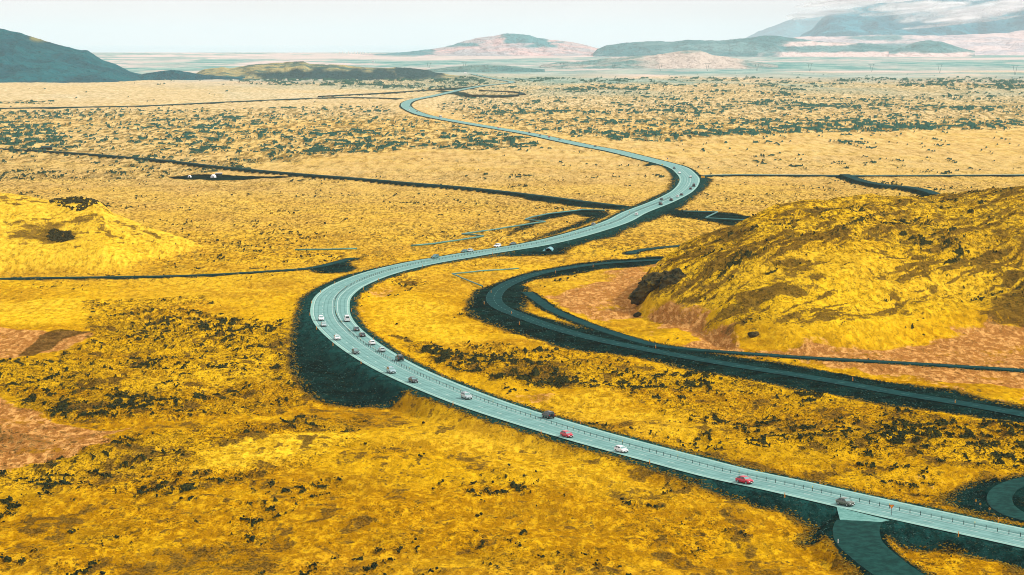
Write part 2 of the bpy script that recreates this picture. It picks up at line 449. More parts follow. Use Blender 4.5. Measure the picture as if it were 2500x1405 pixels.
# ------------------------------------------------------------------ ground sheet
def build_ground():
    tc = np.linspace(-0.236, 0.236, 1180)
    k = np.linspace(0, 1, 46)[1:]
    side = 0.236 + (1.35 - 0.236) * k ** 1.7
    t = np.r_[-side[::-1], tc, side]
    py = np.arange(1425, 131, -1.45)
    _, e = rays(np.stack([np.full(len(py), 1250.0), py], 1))
    yr = HC / -e
    near = np.linspace(150, yr[0], 60)[:-1]
    far = np.linspace(yr[-1], 27000, 22)[1:]
    yr = np.r_[near, yr, far]
    T, Y = np.meshgrid(t, yr)
    jit = (vnoise(np.arange(len(yr)) * 7.7, np.zeros(len(yr)), 8) - 0.5)
    X = T * Y
    x = X.ravel(); y = Y.ravel()
    N = len(x)
    low = ground_low(x, y)
    # roads
    dh, zh = poly_dist(x, y, HWY, 90)
    dh = dh / (1 + 2.0 * sstep(1600, 4000, y))
    ds, zs = poly_dist(x, y, SIDE, 25)
    dt = np.full(N, 1e9); zt = np.zeros(N); wt = np.zeros(N)
    track_g = np.zeros(N)
    for (nm, wd, P, key), Q, ra in zip(TRACKS, TP, RAISE):
        d, z = poly_dist(x, y, Q, wd / 2 + 14)
        track_g = np.maximum(track_g, 1 - sstep(0.2 + 1.3 * ra, 1.8 + 1.8 * ra, d - wd / 2 + 1.5 * (fbm(x / 5, y / 5, 79, 3) - 0.5)))
        kk = d - wd / 2 < dt
        zt[kk] = z[kk]; dt[kk] = (d - wd / 2)[kk]
    # regions ------------------------------------------------------
    def rg(P, soft=1.0, wob=1.5, wl=8, seed=3): return region(x, y, P, soft, wob, wl, seed)
    gravel = np.zeros(N)
    for P, s, wb in [
        ([(760, 715), (735, 735), (720, 780), (708, 830), (706, 870), (715, 915), (740, 950), (780, 978), (850, 990), (930, 994), (1010, 985), (1080, 1000), (1180, 1035), (1290, 1070),
          (1400, 1103), (1480, 1125), (1560, 1155), (1650, 1180), (1750, 1212), (1850, 1243), (1930, 1262), (1985, 1290), (1955, 1328), (2030, 1332), (2045, 1362), (2090, 1405), (2160, 1460), (2420, 1500),
          (2330, 1430), (2200, 1385), (2150, 1350), (2160, 1335), (2300, 1345), (2500, 1400), (2800, 1460), (2760, 1372), (2284, 1268), (1900, 1182), (1616, 1114), (1319, 1031), (1101, 957), (933, 879), (826, 800), (806, 749), (835, 706), (914, 671), (960, 655), (860, 668), (800, 690)], 0.7, 1.3),
        ([(870, 700), (960, 672), (1060, 650), (1200, 628), (1400, 585), (1550, 535), (1650, 490), (1690, 455), (1700, 430), (1740, 438), (1725, 460), (1700, 480), (1650, 515), (1600, 535), (1530, 562), (1500, 577), (1440, 590), (1395, 605), (1375, 622), (1240, 624),
          (1160, 632), (1100, 645), (1000, 664), (950, 684), (905, 706), (880, 725)], 0.8, 2.0),
        ([(1250, 477), (1350, 487), (1460, 498), (1550, 505), (1515, 515), (1430, 507), (1350, 497), (1290, 488)], 1.0, 2.0),
        ([(1420, 512), (1470, 516), (1490, 525), (1430, 548), (1360, 570), (1300, 588), (1290, 592), (1330, 572), (1400, 548), (1440, 532), (1380, 520)], 1.0, 2.0),
        ([(1560, 405), (1620, 403), (1650, 420), (1656, 440), (1650, 462), (1610, 488), (1560, 508), (1500, 530), (1520, 515), (1580, 490), (1630, 468), (1641, 445), (1638, 425), (1615, 410)], 1.0, 2.5),
        ([(1640, 513), (1700, 516), (1780, 520), (1850, 533), (1820, 538), (1800, 552), (1760, 548), (1720, 540), (1640, 528), (1600, 520)], 1.0, 2.5),
        ([(1240, 575), (1330, 540), (1300, 548), (1290, 537), (1330, 525), (1420, 513), (1425, 520), (1340, 534), (1290, 545), (1260, 558)], 0.8, 1.2),
        ([(745, 658), (800, 650), (850, 634), (885, 628), (868, 636), (850, 645), (870, 656), (850, 664), (790, 670)], 0.8, 1.5),
        ([(410, 433), (455, 428), (530, 427), (605, 430), (720, 432), (660, 437), (500, 441), (440, 438)], 1.5, 4),
        ([(2310, 1205), (2350, 1190), (2400, 1178), (2470, 1168), (2600, 1150), (2800, 1180), (2800, 1340), (2500, 1283), (2380, 1258), (2310, 1232)], 0.6, 1.2),
        ([(1240, 698), (1290, 700), (1288, 730), (1277, 760), (1330, 777), (1420, 800), (1560, 830), (1700, 857), (1900, 885), (2100, 918), (2300, 952), (2500, 996), (2760, 1035),
          (2760, 1095), (2500, 1040), (2400, 1025), (2200, 995), (2000, 962), (1850, 935), (1700, 908), (1600, 882), (1500, 866), (1420, 860), (1350, 845), (1290, 826), (1230, 803),
          (1190, 791), (1150, 772), (1135, 752), (1160, 710), (1220, 690), (1300, 662), (1400, 645), (1500, 634), (1610, 628), (1700, 628), (1700, 640), (1600, 646), (1500, 655), (1400, 668), (1320, 682)], 0.7, 1.3),
        ([(1070, 225), (1110, 228), (1150, 232), (1290, 232), (1240, 238), (1140, 238), (1090, 234)], 6, 10),
        ([(1110, 218), (1060, 224), (1110, 224), (1170, 214)], 6, 10),
    ]:
        gravel = np.maximum(gravel, rg(P, s * 2.6 + 0.8, wb, 5))
    gravel = np.maximum(gravel, 1 - sstep(8.5, 11.5, dh * (1 + 2.0 * sstep(1600, 4000, y)) + 2.5 * (fbm(x / 7, y / 7, 77, 3) - 0.5)))
    gravel = np.maximum(gravel, (1 - sstep(5, 7, ds)) )
    gravel = np.maximum(gravel, track_g)
    orange = np.zeros(N)
    for P, s, wb, wt_ in [
        ([(-200, 790), (0, 802), (60, 805), (130, 812), (215, 803), (228, 815), (200, 832), (150, 858), (60, 868), (0, 880), (-200, 880)], 1.2, 2, 1),
        ([(-300, 960), (0, 973), (60, 1000), (140, 1030), (240, 1046), (335, 1040), (310, 1056), (250, 1070), (280, 1082), (200, 1106), (80, 1130), (0, 1148), (-300, 1180)], 1.2, 1.8, 1),
        ([(1395, 715), (1500, 655), (1590, 640), (1600, 680), (1560, 760), (1660, 740), (1780, 770), (1810, 850), (1900, 862), (2100, 852), (2250, 832), (2380, 795), (2430, 765), (2440, 800), (2760, 810), (2760, 1020),
          (2500, 990), (2350, 958), (2150, 905), (1900, 880), (1700, 852), (1500, 792), (1400, 762), (1310, 722)], 3.0, 7, 1),
        ([(1170, 940), (1250, 948), (1340, 960), (1420, 958), (1330, 985), (1250, 978)], 2, 3, 0.55),
        ([(2140, 1150), (2300, 1160), (2500, 1150), (2400, 1175), (2300, 1200), (2150, 1195)], 1.5, 2, 0.35),
        ([(900, 700), (935, 690), (965, 700), (960, 735), (905, 730), (905, 780), (930, 830), (1000, 880), (1000, 895), (900, 825), (880, 770), (885, 725)], 1.2, 2, 0.45),
    ]:
        orange = np.maximum(orange, wt_ * rg(P, s * 1.6 + 1, wb * 1.4, 14, 21))
    orange = orange * (0.75 + 0.5 * (fbm(x / 9, y / 9, 41, 4) - 0.3))
    # mossy humps inside the dry grass
    for P in [[(1480, 775), (1540, 770), (1620, 790), (1590, 812), (1520, 805)], [(1590, 805), (1650, 805), (1710, 830), (1660, 840), (1600, 828)], [(2290, 930), (2430, 940), (2500, 955), (2500, 990), (2380, 970)],
              [(1800, 895), (1900, 890), (2100, 920), (2140, 945), (1900, 925)]]:
        orange = orange * (1 - rg(P, 1.5, 2, 6, 55))
    brown = np.zeros(N)
    for P, s, wb, wt_ in [
        ([(1690, 860), (1740, 790), (1800, 730), (1880, 680), (1960, 640), (2000, 655), (1930, 710), (1880, 760), (1850, 810), (1780, 850)], 4, 9, 1.0),
        ([(1680, 650), (1760, 600), (1900, 560), (2050, 545), (2060, 575), (1900, 600), (1780, 640)], 3, 8, 0.9),
        ([(2080, 560), (2200, 520), (2500, 490), (2700, 480), (2700, 620), (2450, 620), (2250, 600), (2120, 590)], 4, 10, 0.42),
        ([(2330, 720), (2420, 740), (2500, 700), (2700, 700), (2700, 900), (2500, 830), (2430, 800), (2380, 760)], 2, 5, 0.8),
        ([(50, 866), (80, 838), (105, 816), (150, 804), (220, 808), (150, 826), (110, 848), (85, 866)], 0.5, 0.5, 1.6),
        ([(1660, 632), (1700, 612), (1740, 608), (1720, 632), (1690, 642)], 1.5, 2, 1.0),
        ([(120, 497), (160, 487), (230, 492), (262, 515), (240, 528), (215, 530), (190, 512), (120, 510)], 1.5, 3, 1.0),
        ([(100, 580), (125, 560), (160, 560), (190, 585), (150, 592)], 2, 4, 0.8),
        ([(0, 575), (60, 548), (150, 545), (190, 570), (150, 590), (60, 590)], 3, 6, 0.85),
        ([(250, 1350), (470, 1300), (620, 1320), (700, 1370), (640, 1420), (420, 1420), (260, 1400)], 3, 8, 0.55),
        ([(480, 1180), (640, 1190), (800, 1210), (780, 1240), (600, 1230)], 3, 6, 0.5),
        ([(1000, 1390), (1100, 1370), (1180, 1400), (1150, 1430), (1000, 1430)], 2, 4, 0.5),
        ([(740, 990), (960, 1000), (1000, 1030), (900, 1060), (700, 1040)], 2, 5, 0.5),
        ([(1230, 870), (1360, 880), (1440, 930), (1400, 955), (1250, 920)], 2, 5, 0.65),
        ([(1600, 1075), (1750, 1110), (1950, 1155), (1950, 1172), (1800, 1145), (1600, 1092)], 0.8, 1.2, 0.9),
        ([(1940, 1190), (2040, 1180), (2300, 1230), (2400, 1262), (2200, 1222)], 0.8, 1.2, 0.6),
        ([(1180, 975), (1440, 1040), (1600, 1085), (1620, 1100), (1400, 1032), (1200, 985)], 0.8, 1.0, 0.5),
        ([(-100, 1040), (0, 1042), (140, 1066), (130, 1090), (0, 1110), (-100, 1120)], 1.5, 3, 0.5),
    ]:
        brown = np.maximum(brown, wt_ * rg(P, s * 2.4 + 1, wb * 2.2, 14, 31))
    lava = np.zeros(N)
    for P, s, wb, D in [
        ([(-300, 860), (0, 880), (120, 868), (230, 830), (240, 770), (330, 745), (480, 760), (700, 785), (712, 870), (700, 920), (740, 960), (720, 1010), (560, 1030), (330, 1030), (200, 1035), (100, 1005), (0, 965), (-300, 960)], 4, 8, 0.72),
        ([(180, 730), (520, 725), (520, 745), (260, 775), (240, 830), (200, 800)], 3, 5, 0.6),
        ([(-300, 1180), (0, 1140), (150, 1105), (330, 1062), (480, 1050), (640, 1040), (800, 1010), (960, 1010), (860, 1080), (800, 1130), (640, 1170), (440, 1215), (200, 1200), (0, 1190)], 3, 7, 0.62),
        ([(960, 815), (1060, 830), (1150, 860), (1350, 880), (1440, 935), (1380, 958), (1200, 930), (1050, 885)], 3, 6, 0.85),
        ([(1060, 830), (1250, 840), (1500, 872), (1700, 912), (2000, 968), (2300, 1018), (2700, 1080), (2700, 1180), (2500, 1165), (2350, 1160), (2100, 1130), (1800, 1070), (1620, 1010), (1450, 960), (1250, 930)], 4, 8, 0.62),
        ([(1300, 985), (1450, 950), (1620, 1010), (1800, 1070), (2100, 1130), (2050, 1190), (1800, 1120), (1500, 1050)], 3, 6, 0.35),
        ([(950, 690), (1010, 668), (1060, 690), (1000, 715)], 2, 4, 0.6),
        ([(1120, 765), (1200, 775), (1180, 785), (1120, 775)], 1.5, 2, 0.9),
        # far lava flow, left of the highway, with its dark front
        ([(-900, 455), (0, 450), (200, 438), (400, 433), (600, 412), (650, 400), (850, 376), (1000, 366), (1290, 362), (1330, 350), (1180, 318), (1060, 296), (990, 285), (960, 262), (700, 262), (-900, 285)], 12, 30, 0.62),
        ([(-900, 456), (0, 451), (200, 439), (400, 434), (600, 412), (650, 401), (850, 377), (1000, 367), (1290, 363), (1330, 350), (1250, 345), (1000, 345), (800, 352), (620, 385), (400, 410), (0, 425), (-900, 430)], 10, 25, 0.80),
        # far lava flow, right of the highway
        ([(1420, 338), (1480, 343), (1640, 345), (1750, 335), (1950, 325), (2500, 315), (3600, 305), (3600, 190), (1250, 190), (1100, 240), (1050, 262), (1100, 285), (1250, 312)], 12, 30, 0.60),
        ([(1430, 335), (1500, 344), (1640, 346), (1750, 336), (1950, 326), (2500, 316), (3600, 306), (3600, 290), (2500, 300), (1950, 305), (1650, 320), (1480, 322)], 12, 25, 0.86),
        ([(1740, 245), (1900, 250), (2100, 255), (2500, 258), (3400, 262), (3400, 278), (2500, 276), (2200, 270), (1900, 260)], 20, 40, 0.82),
        ([(1330, 215), (1440, 210), (1600, 218), (1560, 228), (1400, 230)], 30, 40, 0.95),
        ([(2100, 190), (2450, 195), (2900, 205), (2900, 225), (2400, 218), (2200, 212)], 30, 50, 0.85),
        ([(-900, 295), (0, 296), (100, 300), (200, 305), (100, 312), (-900, 312)], 15, 40, 0.85),
        ([(-700, 245), (0, 246), (140, 247), (120, 254), (-700, 256)], 15, 30, 0.8),
        ([(560, 195), (1180, 188), (1330, 195), (1260, 205), (1080, 222), (800, 212), (560, 205)], 30, 60, 0.86),
        ([(560, 408), (600, 408), (620, 413), (580, 420), (540, 416)], 5, 10, 0.95),
        ([(1506, 487), (1520, 486), (1524, 493), (1508, 494)], 1, 1, 1.0),
        ([(1540, 600), (1640, 590), (1660, 610), (1540, 632)], 2, 5, 0.55),
    ]:
        lava = np.maximum(lava, D * rg(P, s, wb, 20 if s < 8 else 60, 61))
    plain = (1 - sstep(560, 760, y) * 0) * 0.0
    BRIGHT = [([(480, 1122), (560, 1088), (700, 1065), (800, 1058), (870, 1074), (780, 1108), (640, 1135), (470, 1146)], 2.5, 1.0),
              ([(0, 732), (200, 727), (250, 765), (100, 792), (0, 792), (-200, 760)], 4, 0.9),
              ([(900, 728), (1100, 740), (1150, 835), (1000, 820), (920, 790)], 5, 0.75),
              ([(1050, 1010), (1300, 1085), (1500, 1140), (1700, 1210), (1850, 1260), (1600, 1240), (1300, 1180), (1000, 1080)], 5, 0.5),
              ([(1290, 990), (1450, 955), (1620, 1015), (1720, 1050), (1600, 1060), (1450, 1030)], 4, 0.6),
              ([(300, 905), (560, 880), (700, 860), (690, 930), (520, 960), (330, 950)], 5, 0.4),
              ([(1880, 640), (2180, 610), (2400, 650), (2300, 740), (2120, 835), (1900, 835), (1830, 760)], 7, 0.6)]
    base_d = 0.19 + 0.30 * sstep(900, 1200, y) * (1 - sstep(1500, 2600, y)) + 0.14 * (fbm(x / 90, y / 90, 71, 3) - 0.5) * 2
    hillm = np.zeros(N)
    for h in HILLS[:2]:
        hillm = np.maximum(hillm, sstep(1.0, 6, h(x, y)))
    lava = np.maximum(lava, base_d)
    lava = np.maximum(lava, hillm * (x > 0) * 0.60)
    hx, hy = 0.6 * x + 0.8 * y, 0.8 * x - 0.6 * y
    st = sstep(0.47, 0.62, 0.6 * fbm(hx / 17, hy / 2.1, 501, 5, 0.66) + 0.4 * fbm(hx / 40, hy / 9, 505, 3)) * hillm * np.where(x > 0, 0.88, 0.3)
    brown = np.maximum(brown, st)
    st = sstep(0.54, 0.68, fbm(x / 6, y / 13, 511, 5, 0.62)) * np.clip(lava * 1.3 - 0.1, 0, 0.75) * (1 - sstep(900, 1500, y))
    brown = np.maximum(brown, st)
    near = 1 - sstep(600, 760, y)
    brown = np.maximum(brown, near * 0.62 * sstep(0.50, 0.66, fbm(x / 8, y / 20, 521, 5, 0.64)) * (1 - np.clip(orange * 2, 0, 1)))
    brown = np.maximum(brown, near * 0.45 * sstep(0.52, 0.64, fbm(x / 2.6, y / 5, 531, 4, 0.64)))
    h1 = sstep(0.5, 4, HILLS[1](x, y))
    brown = np.maximum(brown, h1 * 0.75 * sstep(0.54, 0.66, 0.5 * fbm(x / 4.5, y / 9, 551, 5, 0.66) + 0.5 * fbm(x / 22, y / 30, 553, 3)))
    lava = np.maximum(lava, near * (0.20 + 0.22 * sstep(0.5, 0.62, fbm(x / 14, y / 26, 541, 4, 0.6))))
    smooth = np.zeros(N)
    for P, s, wt_ in BRIGHT:
        smooth = np.maximum(smooth, wt_ * rg(P, s * 2.2, s * 2.0, 16, 601))
    smooth = np.maximum(smooth, 0.95 * sstep(0.2, 1.5, HILLS[1](x, y)))
    lava = lava * (1 - 0.62 * smooth)
    flat = np.minimum(np.minimum(sstep(8, 13, dh), sstep(4.5, 9, ds)), sstep(0.3, 4, dt)) * (1 - gravel)
    # rocks: dark crags break through the moss
    kfar = sstep(1100, 2600, y)
    kvf = sstep(3000, 6500, y)
    hx, hy = 0.6 * x + 0.8 * y, 0.8 * x - 0.6 * y
    n1 = 0.72 * fbm(x / 1.5, y / 3.4, 101, 4, 0.62) + 0.28 * fbm(x / 7.0, y / 12.0, 107, 3)
    n1 = n1 * (1 - hillm) + hillm * (0.55 * fbm(hx / 14, hy / 2.2, 181, 4, 0.6) + 0.45 * n1)
    n2 = fbm(x / 7.0, y / 26.0, 131, 4, 0.68)
    n3 = fbm(x / 16.0, y / 80.0, 151, 4, 0.68)
    n = n1 * (1 - kfar) + kfar * (1 - kvf) * n2 + kvf * n3
    big = fbm(x / (28 + 60 * kfar), y / (40 + 160 * kfar), 171, 3)
    v = n + 0.30 * (big - 0.5)
    th = 0.792 - 0.315 * lava + 0.02 * (1 - kfar)
    rock = sstep(th, th + 0.06, v) * flat * (1 - 0.85 * np.clip(orange, 0, 1))
    rock = rock * (1 - sstep(6500, 8500, y))
    rough_h = (fbm(x / 11, y / 11, 201, 4, 0.5) - 0.5) * 2
    rough_f = (fbm(x / 30, y / 40, 211, 3, 0.6) - 0.5) * 2
    amp = 0.75 + 2.2 * np.clip(lava - 0.3, 0, 1)
    z = low + flat * (rough_h * amp * (1 - 0.5 * smooth) * (1 - kfar) + kfar * rough_f * amp * 2.0)
    z = z + rock * (0.55 + 1.5 * kfar + 1.3 * kvf) * (0.6 + 0.8 * vnoise(x / 2.2, y / 2.2, 9))
    z = z + flat * (1 - kfar) * (0.5 + 1.2 * np.clip(lava - 0.3, 0, 1)) * (fbm(x / 3.6, y / 4.5, 221, 4, 0.6) - 0.5) * 1.5
    # broad humps in the foreground moss
    z = z + flat * 3.4 * (fbm(x / 34, y / 30, 231, 3) - 0.5) * (1 - sstep(900, 1200, y))
    z = z + hillm * flat * 2.2 * (fbm(hx / 45, hy / 9, 241, 4, 0.55) - 0.5)
    # embankments
    z = z * sstep(9, 17, dh) + (1 - sstep(9, 17, dh)) * (zh - 0.18 - 0.5 * sstep(1700, 3500, y))
    kk = sstep(4.2, 9, ds); z = z * kk + (1 - kk) * (-0.78)
    kt = sstep(0.2, 5.0, dt); kt = np.where(dh < 12, 1, kt); z = z * kt + (1 - kt) * (zt - 0.10)
    # underpass mouth stays clear
    ap = region(x, y, [(2070, 1240), (2040, 1292), (2040, 1322), (2150, 1322), (2190, 1296), (2260, 1262), (2150, 1240)], 4.5, 0, z=0.0)
    ap = ap * np.where(y < 700, 1, 0); z = z * (1 - ap) - 0.12 * ap
    z = np.where(y > 24000, z - (y - 24000) * 0.004, z)
    # distance tones ------------------------------------------------
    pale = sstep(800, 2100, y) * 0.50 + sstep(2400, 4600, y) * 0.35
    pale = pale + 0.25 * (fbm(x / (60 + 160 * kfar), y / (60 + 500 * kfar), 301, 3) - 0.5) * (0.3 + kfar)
    for P, s, wt_ in [
        ([(0, 195), (500, 190), (1000, 222), (990, 240), (600, 243), (200, 235), (0, 220)], 120, 0.85),
        ([(480, 225), (960, 226), (980, 242), (500, 244)], 50, 1.0),
        ([(100, 228), (250, 232), (240, 244), (60, 240)], 40, 1.0),
        ([(1460, 183), (3000, 183), (3000, 189), (1460, 188)], 60, 1.0),
        ([(1900, 215), (2500, 212), (2500, 235), (1950, 228)], 80, 0.7),
    ]:
        pale = np.maximum(pale, wt_ * rg(P, s, s * 0.7, 300, 303))
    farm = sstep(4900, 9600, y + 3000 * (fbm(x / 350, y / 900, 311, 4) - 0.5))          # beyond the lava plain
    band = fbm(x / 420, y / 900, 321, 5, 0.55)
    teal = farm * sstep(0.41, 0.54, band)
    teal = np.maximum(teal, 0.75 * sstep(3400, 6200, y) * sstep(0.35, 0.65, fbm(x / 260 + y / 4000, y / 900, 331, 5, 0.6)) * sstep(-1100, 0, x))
    # east side of the far plain is more teal, west side paler
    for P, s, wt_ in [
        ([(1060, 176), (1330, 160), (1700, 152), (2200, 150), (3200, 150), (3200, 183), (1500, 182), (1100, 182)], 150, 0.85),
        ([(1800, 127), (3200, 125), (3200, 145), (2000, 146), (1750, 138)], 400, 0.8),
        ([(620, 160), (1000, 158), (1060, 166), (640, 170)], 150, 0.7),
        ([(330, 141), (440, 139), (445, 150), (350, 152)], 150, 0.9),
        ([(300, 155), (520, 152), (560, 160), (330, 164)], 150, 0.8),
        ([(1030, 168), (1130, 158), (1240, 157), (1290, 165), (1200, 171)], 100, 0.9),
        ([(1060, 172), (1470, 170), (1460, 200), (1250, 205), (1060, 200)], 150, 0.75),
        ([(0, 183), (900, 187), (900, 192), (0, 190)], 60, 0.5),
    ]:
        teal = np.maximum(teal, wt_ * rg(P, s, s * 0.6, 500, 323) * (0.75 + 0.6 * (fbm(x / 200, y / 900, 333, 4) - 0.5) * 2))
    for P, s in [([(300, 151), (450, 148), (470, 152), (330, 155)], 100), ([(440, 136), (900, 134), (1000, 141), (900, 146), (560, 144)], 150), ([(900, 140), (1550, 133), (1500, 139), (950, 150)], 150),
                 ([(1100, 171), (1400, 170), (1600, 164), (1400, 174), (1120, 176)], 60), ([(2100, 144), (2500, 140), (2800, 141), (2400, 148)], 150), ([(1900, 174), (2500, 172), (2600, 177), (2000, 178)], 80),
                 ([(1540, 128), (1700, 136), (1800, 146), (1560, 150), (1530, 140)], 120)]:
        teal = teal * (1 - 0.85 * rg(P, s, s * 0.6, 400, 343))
    bright = 0.45 * sstep(780, 1000, y) * (1 - sstep(2400, 3600, y)) * (0.7 + 0.6 * (big - 0.5))
    bright = np.maximum(bright, 1.1 * sstep(0.1, 2.2, HILLS[1](x, y) + 1.2 * (fbm(x / 8, y / 14, 607, 3) - 0.5)))
    for P, s, wt_ in BRIGHT:
        bright = np.maximum(bright, wt_ * rg(P, s * 2.2, s * 2.0, 16, 601))
    dust = (1 - sstep(8, 19, dh + 7 * (fbm(x / 9, y / 9, 611, 4) - 0.5)))
    tone = fbm(x / 22, y / 22, 401, 4) - 0.22 * (1 - sstep(470, 640, y))
    tone2 = fbm(x / 70, y / 70, 411, 3)
    dry = np.clip(sstep(0.50, 0.72, fbm(x / 26, y / 34, 421, 4)) * 0.7, 0, 1)
    A = np.stack([gravel, np.clip(orange, 0, 1), rock, brown], 1)
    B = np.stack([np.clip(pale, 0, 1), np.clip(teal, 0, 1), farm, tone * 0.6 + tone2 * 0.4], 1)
    C = np.stack([sstep(560, 1150, y), lava, hillm, kfar], 1)
    G.update(x=x, y=y, z=z, rock=rock, gravel=gravel, dh=dh, ds=ds, dt=dt, yr=yr, t=t, Z=z.reshape(X.shape))
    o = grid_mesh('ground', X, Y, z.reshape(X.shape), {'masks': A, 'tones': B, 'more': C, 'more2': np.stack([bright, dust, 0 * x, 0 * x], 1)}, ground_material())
    o['kind'] = 'structure'
    return o

def ground_material():
    m = bpy.data.materials.new('moss_and_lava'); m.use_nodes = True
    b = m.node_tree.nodes['Principled BSDF']; k = NB(m)
    gravel, orange, rock, brown = k.attr('masks')
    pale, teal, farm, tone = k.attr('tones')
    kmid, lava, hillm, kfar = k.attr('more')
    fine = k.noise(1.9, 6, 0.78, (1, 0.60, 1))            # clumps of moss, under a metre
    mid = k.noise(0.50, 8, 0.74, (1, 0.34, 1))             # hummocks, a few metres
    far = k.noise(0.16, 6, 0.70, (1, 0.14, 1))             # swells of the far lava
    broad = k.noise(0.035, 5, 0.6)
    lerp = lambda f, a, c_: k.m('ADD', k.m('MULTIPLY', a, k.m('SUBTRACT', 1.0, f)), k.m('MULTIPLY', c_, f))
    na = lerp(kmid, fine, mid)                             # small scale at this distance
    na = lerp(kfar, na, far)
    nb = lerp(kfar, mid, far)
    gold = k.mix(k.ramp(tone, 0.36, 0.64), (0.46, 0.215, 0.001), (0.66, 0.365, 0.004))
    gold = k.mix(k.m('MULTIPLY', k.ramp(nb, 0.46, 0.64), 0.7), gold, (0.72, 0.43, 0.008))
    gold = k.mix(k.m('MULTIPLY', hillm, 0.35), gold, (0.76, 0.50, 0.010))
    br, dust, _u1, _u2 = k.attr('more2')
    gold = k.mix(k.m('MULTIPLY', br, 0.75), gold, k.mix(k.ramp(nb, 0.40, 0.60), (0.70, 0.42, 0.010), (0.90, 0.57, 0.028)))
    # pale, drier moss of the far plain, haze fade painted into its colour
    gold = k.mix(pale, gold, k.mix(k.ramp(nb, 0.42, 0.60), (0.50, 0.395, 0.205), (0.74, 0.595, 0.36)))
    ochre = k.mix(k.ramp(fine, 0.40, 0.60), (0.095, 0.055, 0.004), (0.30, 0.150, 0.003))
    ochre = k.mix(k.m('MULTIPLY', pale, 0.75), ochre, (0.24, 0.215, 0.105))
    # crevice shade painted between hummocks: more of it in the rough lava
    lo = k.ramp(lava, 0.15, 0.80, 0.0, 0.085)
    cr_ = k.ramp(k.m('SUBTRACT', na, lo), 0.375, 0.44, 1.0, 0.0)
    c = k.mix(k.m('MULTIPLY', cr_, k.ramp(lava, 0.10, 0.55, 0.38, 0.92)), gold, ochre)
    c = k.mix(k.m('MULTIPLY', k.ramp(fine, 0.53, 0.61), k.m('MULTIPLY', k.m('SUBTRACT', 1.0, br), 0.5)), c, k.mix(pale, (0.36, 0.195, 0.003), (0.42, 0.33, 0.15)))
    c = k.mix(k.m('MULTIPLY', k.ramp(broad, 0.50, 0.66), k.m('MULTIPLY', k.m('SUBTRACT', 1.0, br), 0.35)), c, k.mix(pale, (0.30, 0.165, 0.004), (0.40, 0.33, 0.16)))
    # dry grass
    og = k.mix(k.ramp(na, 0.38, 0.60), (0.55, 0.235, 0.055), (0.25, 0.095, 0.018))
    og = k.mix(k.ramp(nb, 0.46, 0.60), og, (0.66, 0.34, 0.10))
    og = k.mix(k.m('MULTIPLY', k.ramp(fine, 0.50, 0.66), 0.5), og, (0.40, 0.20, 0.02))
    c = k.mix(k.ramp(k.m('ADD', k.m('ADD', k.m('MULTIPLY', mid, 0.5), k.m('MULTIPLY', broad, 0.5)), k.m('MULTIPLY', orange, 0.36)), 0.64, 0.76), c, og)
    # brown scree and dead moss
    bn = k.m('ADD', k.m('MULTIPLY', mid, 0.6), k.m('MULTIPLY', k.noise(0.13, 6, 0.65), 0.4))
    bf = k.ramp(k.m('ADD', bn, k.m('MULTIPLY', brown, 0.28)), 0.615, 0.70)
    c = k.mix(k.m('MULTIPLY', bf, 0.88), c, k.mix(k.ramp(na, 0.40, 0.62), (0.036, 0.022, 0.006), (0.17, 0.090, 0.014)))
    # pale and teal tones of the land beyond the lava
    fc = k.mix(k.ramp(k.noise(0.004, 6, 0.65, (1, 0.4, 1)), 0.45, 0.6), (0.66, 0.53, 0.49), (0.46, 0.42, 0.38))
    c = k.mix(farm, c, fc)
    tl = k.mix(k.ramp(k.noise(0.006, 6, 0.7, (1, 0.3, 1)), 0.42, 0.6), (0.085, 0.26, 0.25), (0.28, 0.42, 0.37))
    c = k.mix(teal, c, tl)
    # lava breaking through; mid-plain dashes paint in shaded hummock fronts
    rkf = k.ramp(k.m('ADD', rock, k.m('MULTIPLY', k.m('SUBTRACT', na, 0.36), 1.3)), 0.42, 0.70)
    rkf = k.m('MULTIPLY', rkf, k.ramp(rock, 0.02, 0.20))
    sp = k.m('MULTIPLY', k.ramp(k.noise(0.62, 6, 0.78, (1, 0.45, 1)), 0.535, 0.59), k.ramp(lava, 0.15, 0.6, 0.42, 0.95))
    sp = k.m('MULTIPLY', sp, k.m('SUBTRACT', 1.0, k.m('MAXIMUM', farm, kfar)))
    sp2 = k.m('MULTIPLY', k.ramp(k.noise(0.36, 5, 0.70, (1, 0.17, 1)), 0.545, 0.60), k.m('MULTIPLY', kmid, k.ramp(lava, 0.15, 0.6, 0.30, 0.95)))
    sp2 = k.m('MULTIPLY', sp2, k.m('SUBTRACT', 1.0, kfar))
    sp3 = k.m('MULTIPLY', k.ramp(k.noise(0.20, 5, 0.68, (1, 0.10, 1)), 0.545, 0.61), k.m('MULTIPLY', kfar, k.ramp(lava, 0.2, 0.7, 0.15, 0.95)))
    sp2 = k.m('MULTIPLY', sp2, k.m('SUBTRACT', 1.0, farm))
    rk = k.mix(k.ramp(fine, 0.40, 0.62), (0.005, 0.018, 0.012), (0.060, 0.050, 0.008))
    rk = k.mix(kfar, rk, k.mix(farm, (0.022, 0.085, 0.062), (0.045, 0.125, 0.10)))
    c = k.mix(k.m('MULTIPLY', sp, 0.9), c, (0.028, 0.026, 0.006))
    c = k.mix(k.m('MULTIPLY', sp2, 0.78), c, (0.10, 0.075, 0.018))
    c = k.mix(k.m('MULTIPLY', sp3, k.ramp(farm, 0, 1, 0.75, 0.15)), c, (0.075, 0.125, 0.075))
    c = k.mix(rkf, c, rk)
    # gravel, with a worn brown rim where moss creeps in
    gv = k.mix(k.ramp(k.noise(0.10, 8, 0.75), 0.38, 0.66), (0.001, 0.009, 0.008), (0.005, 0.036, 0.031))
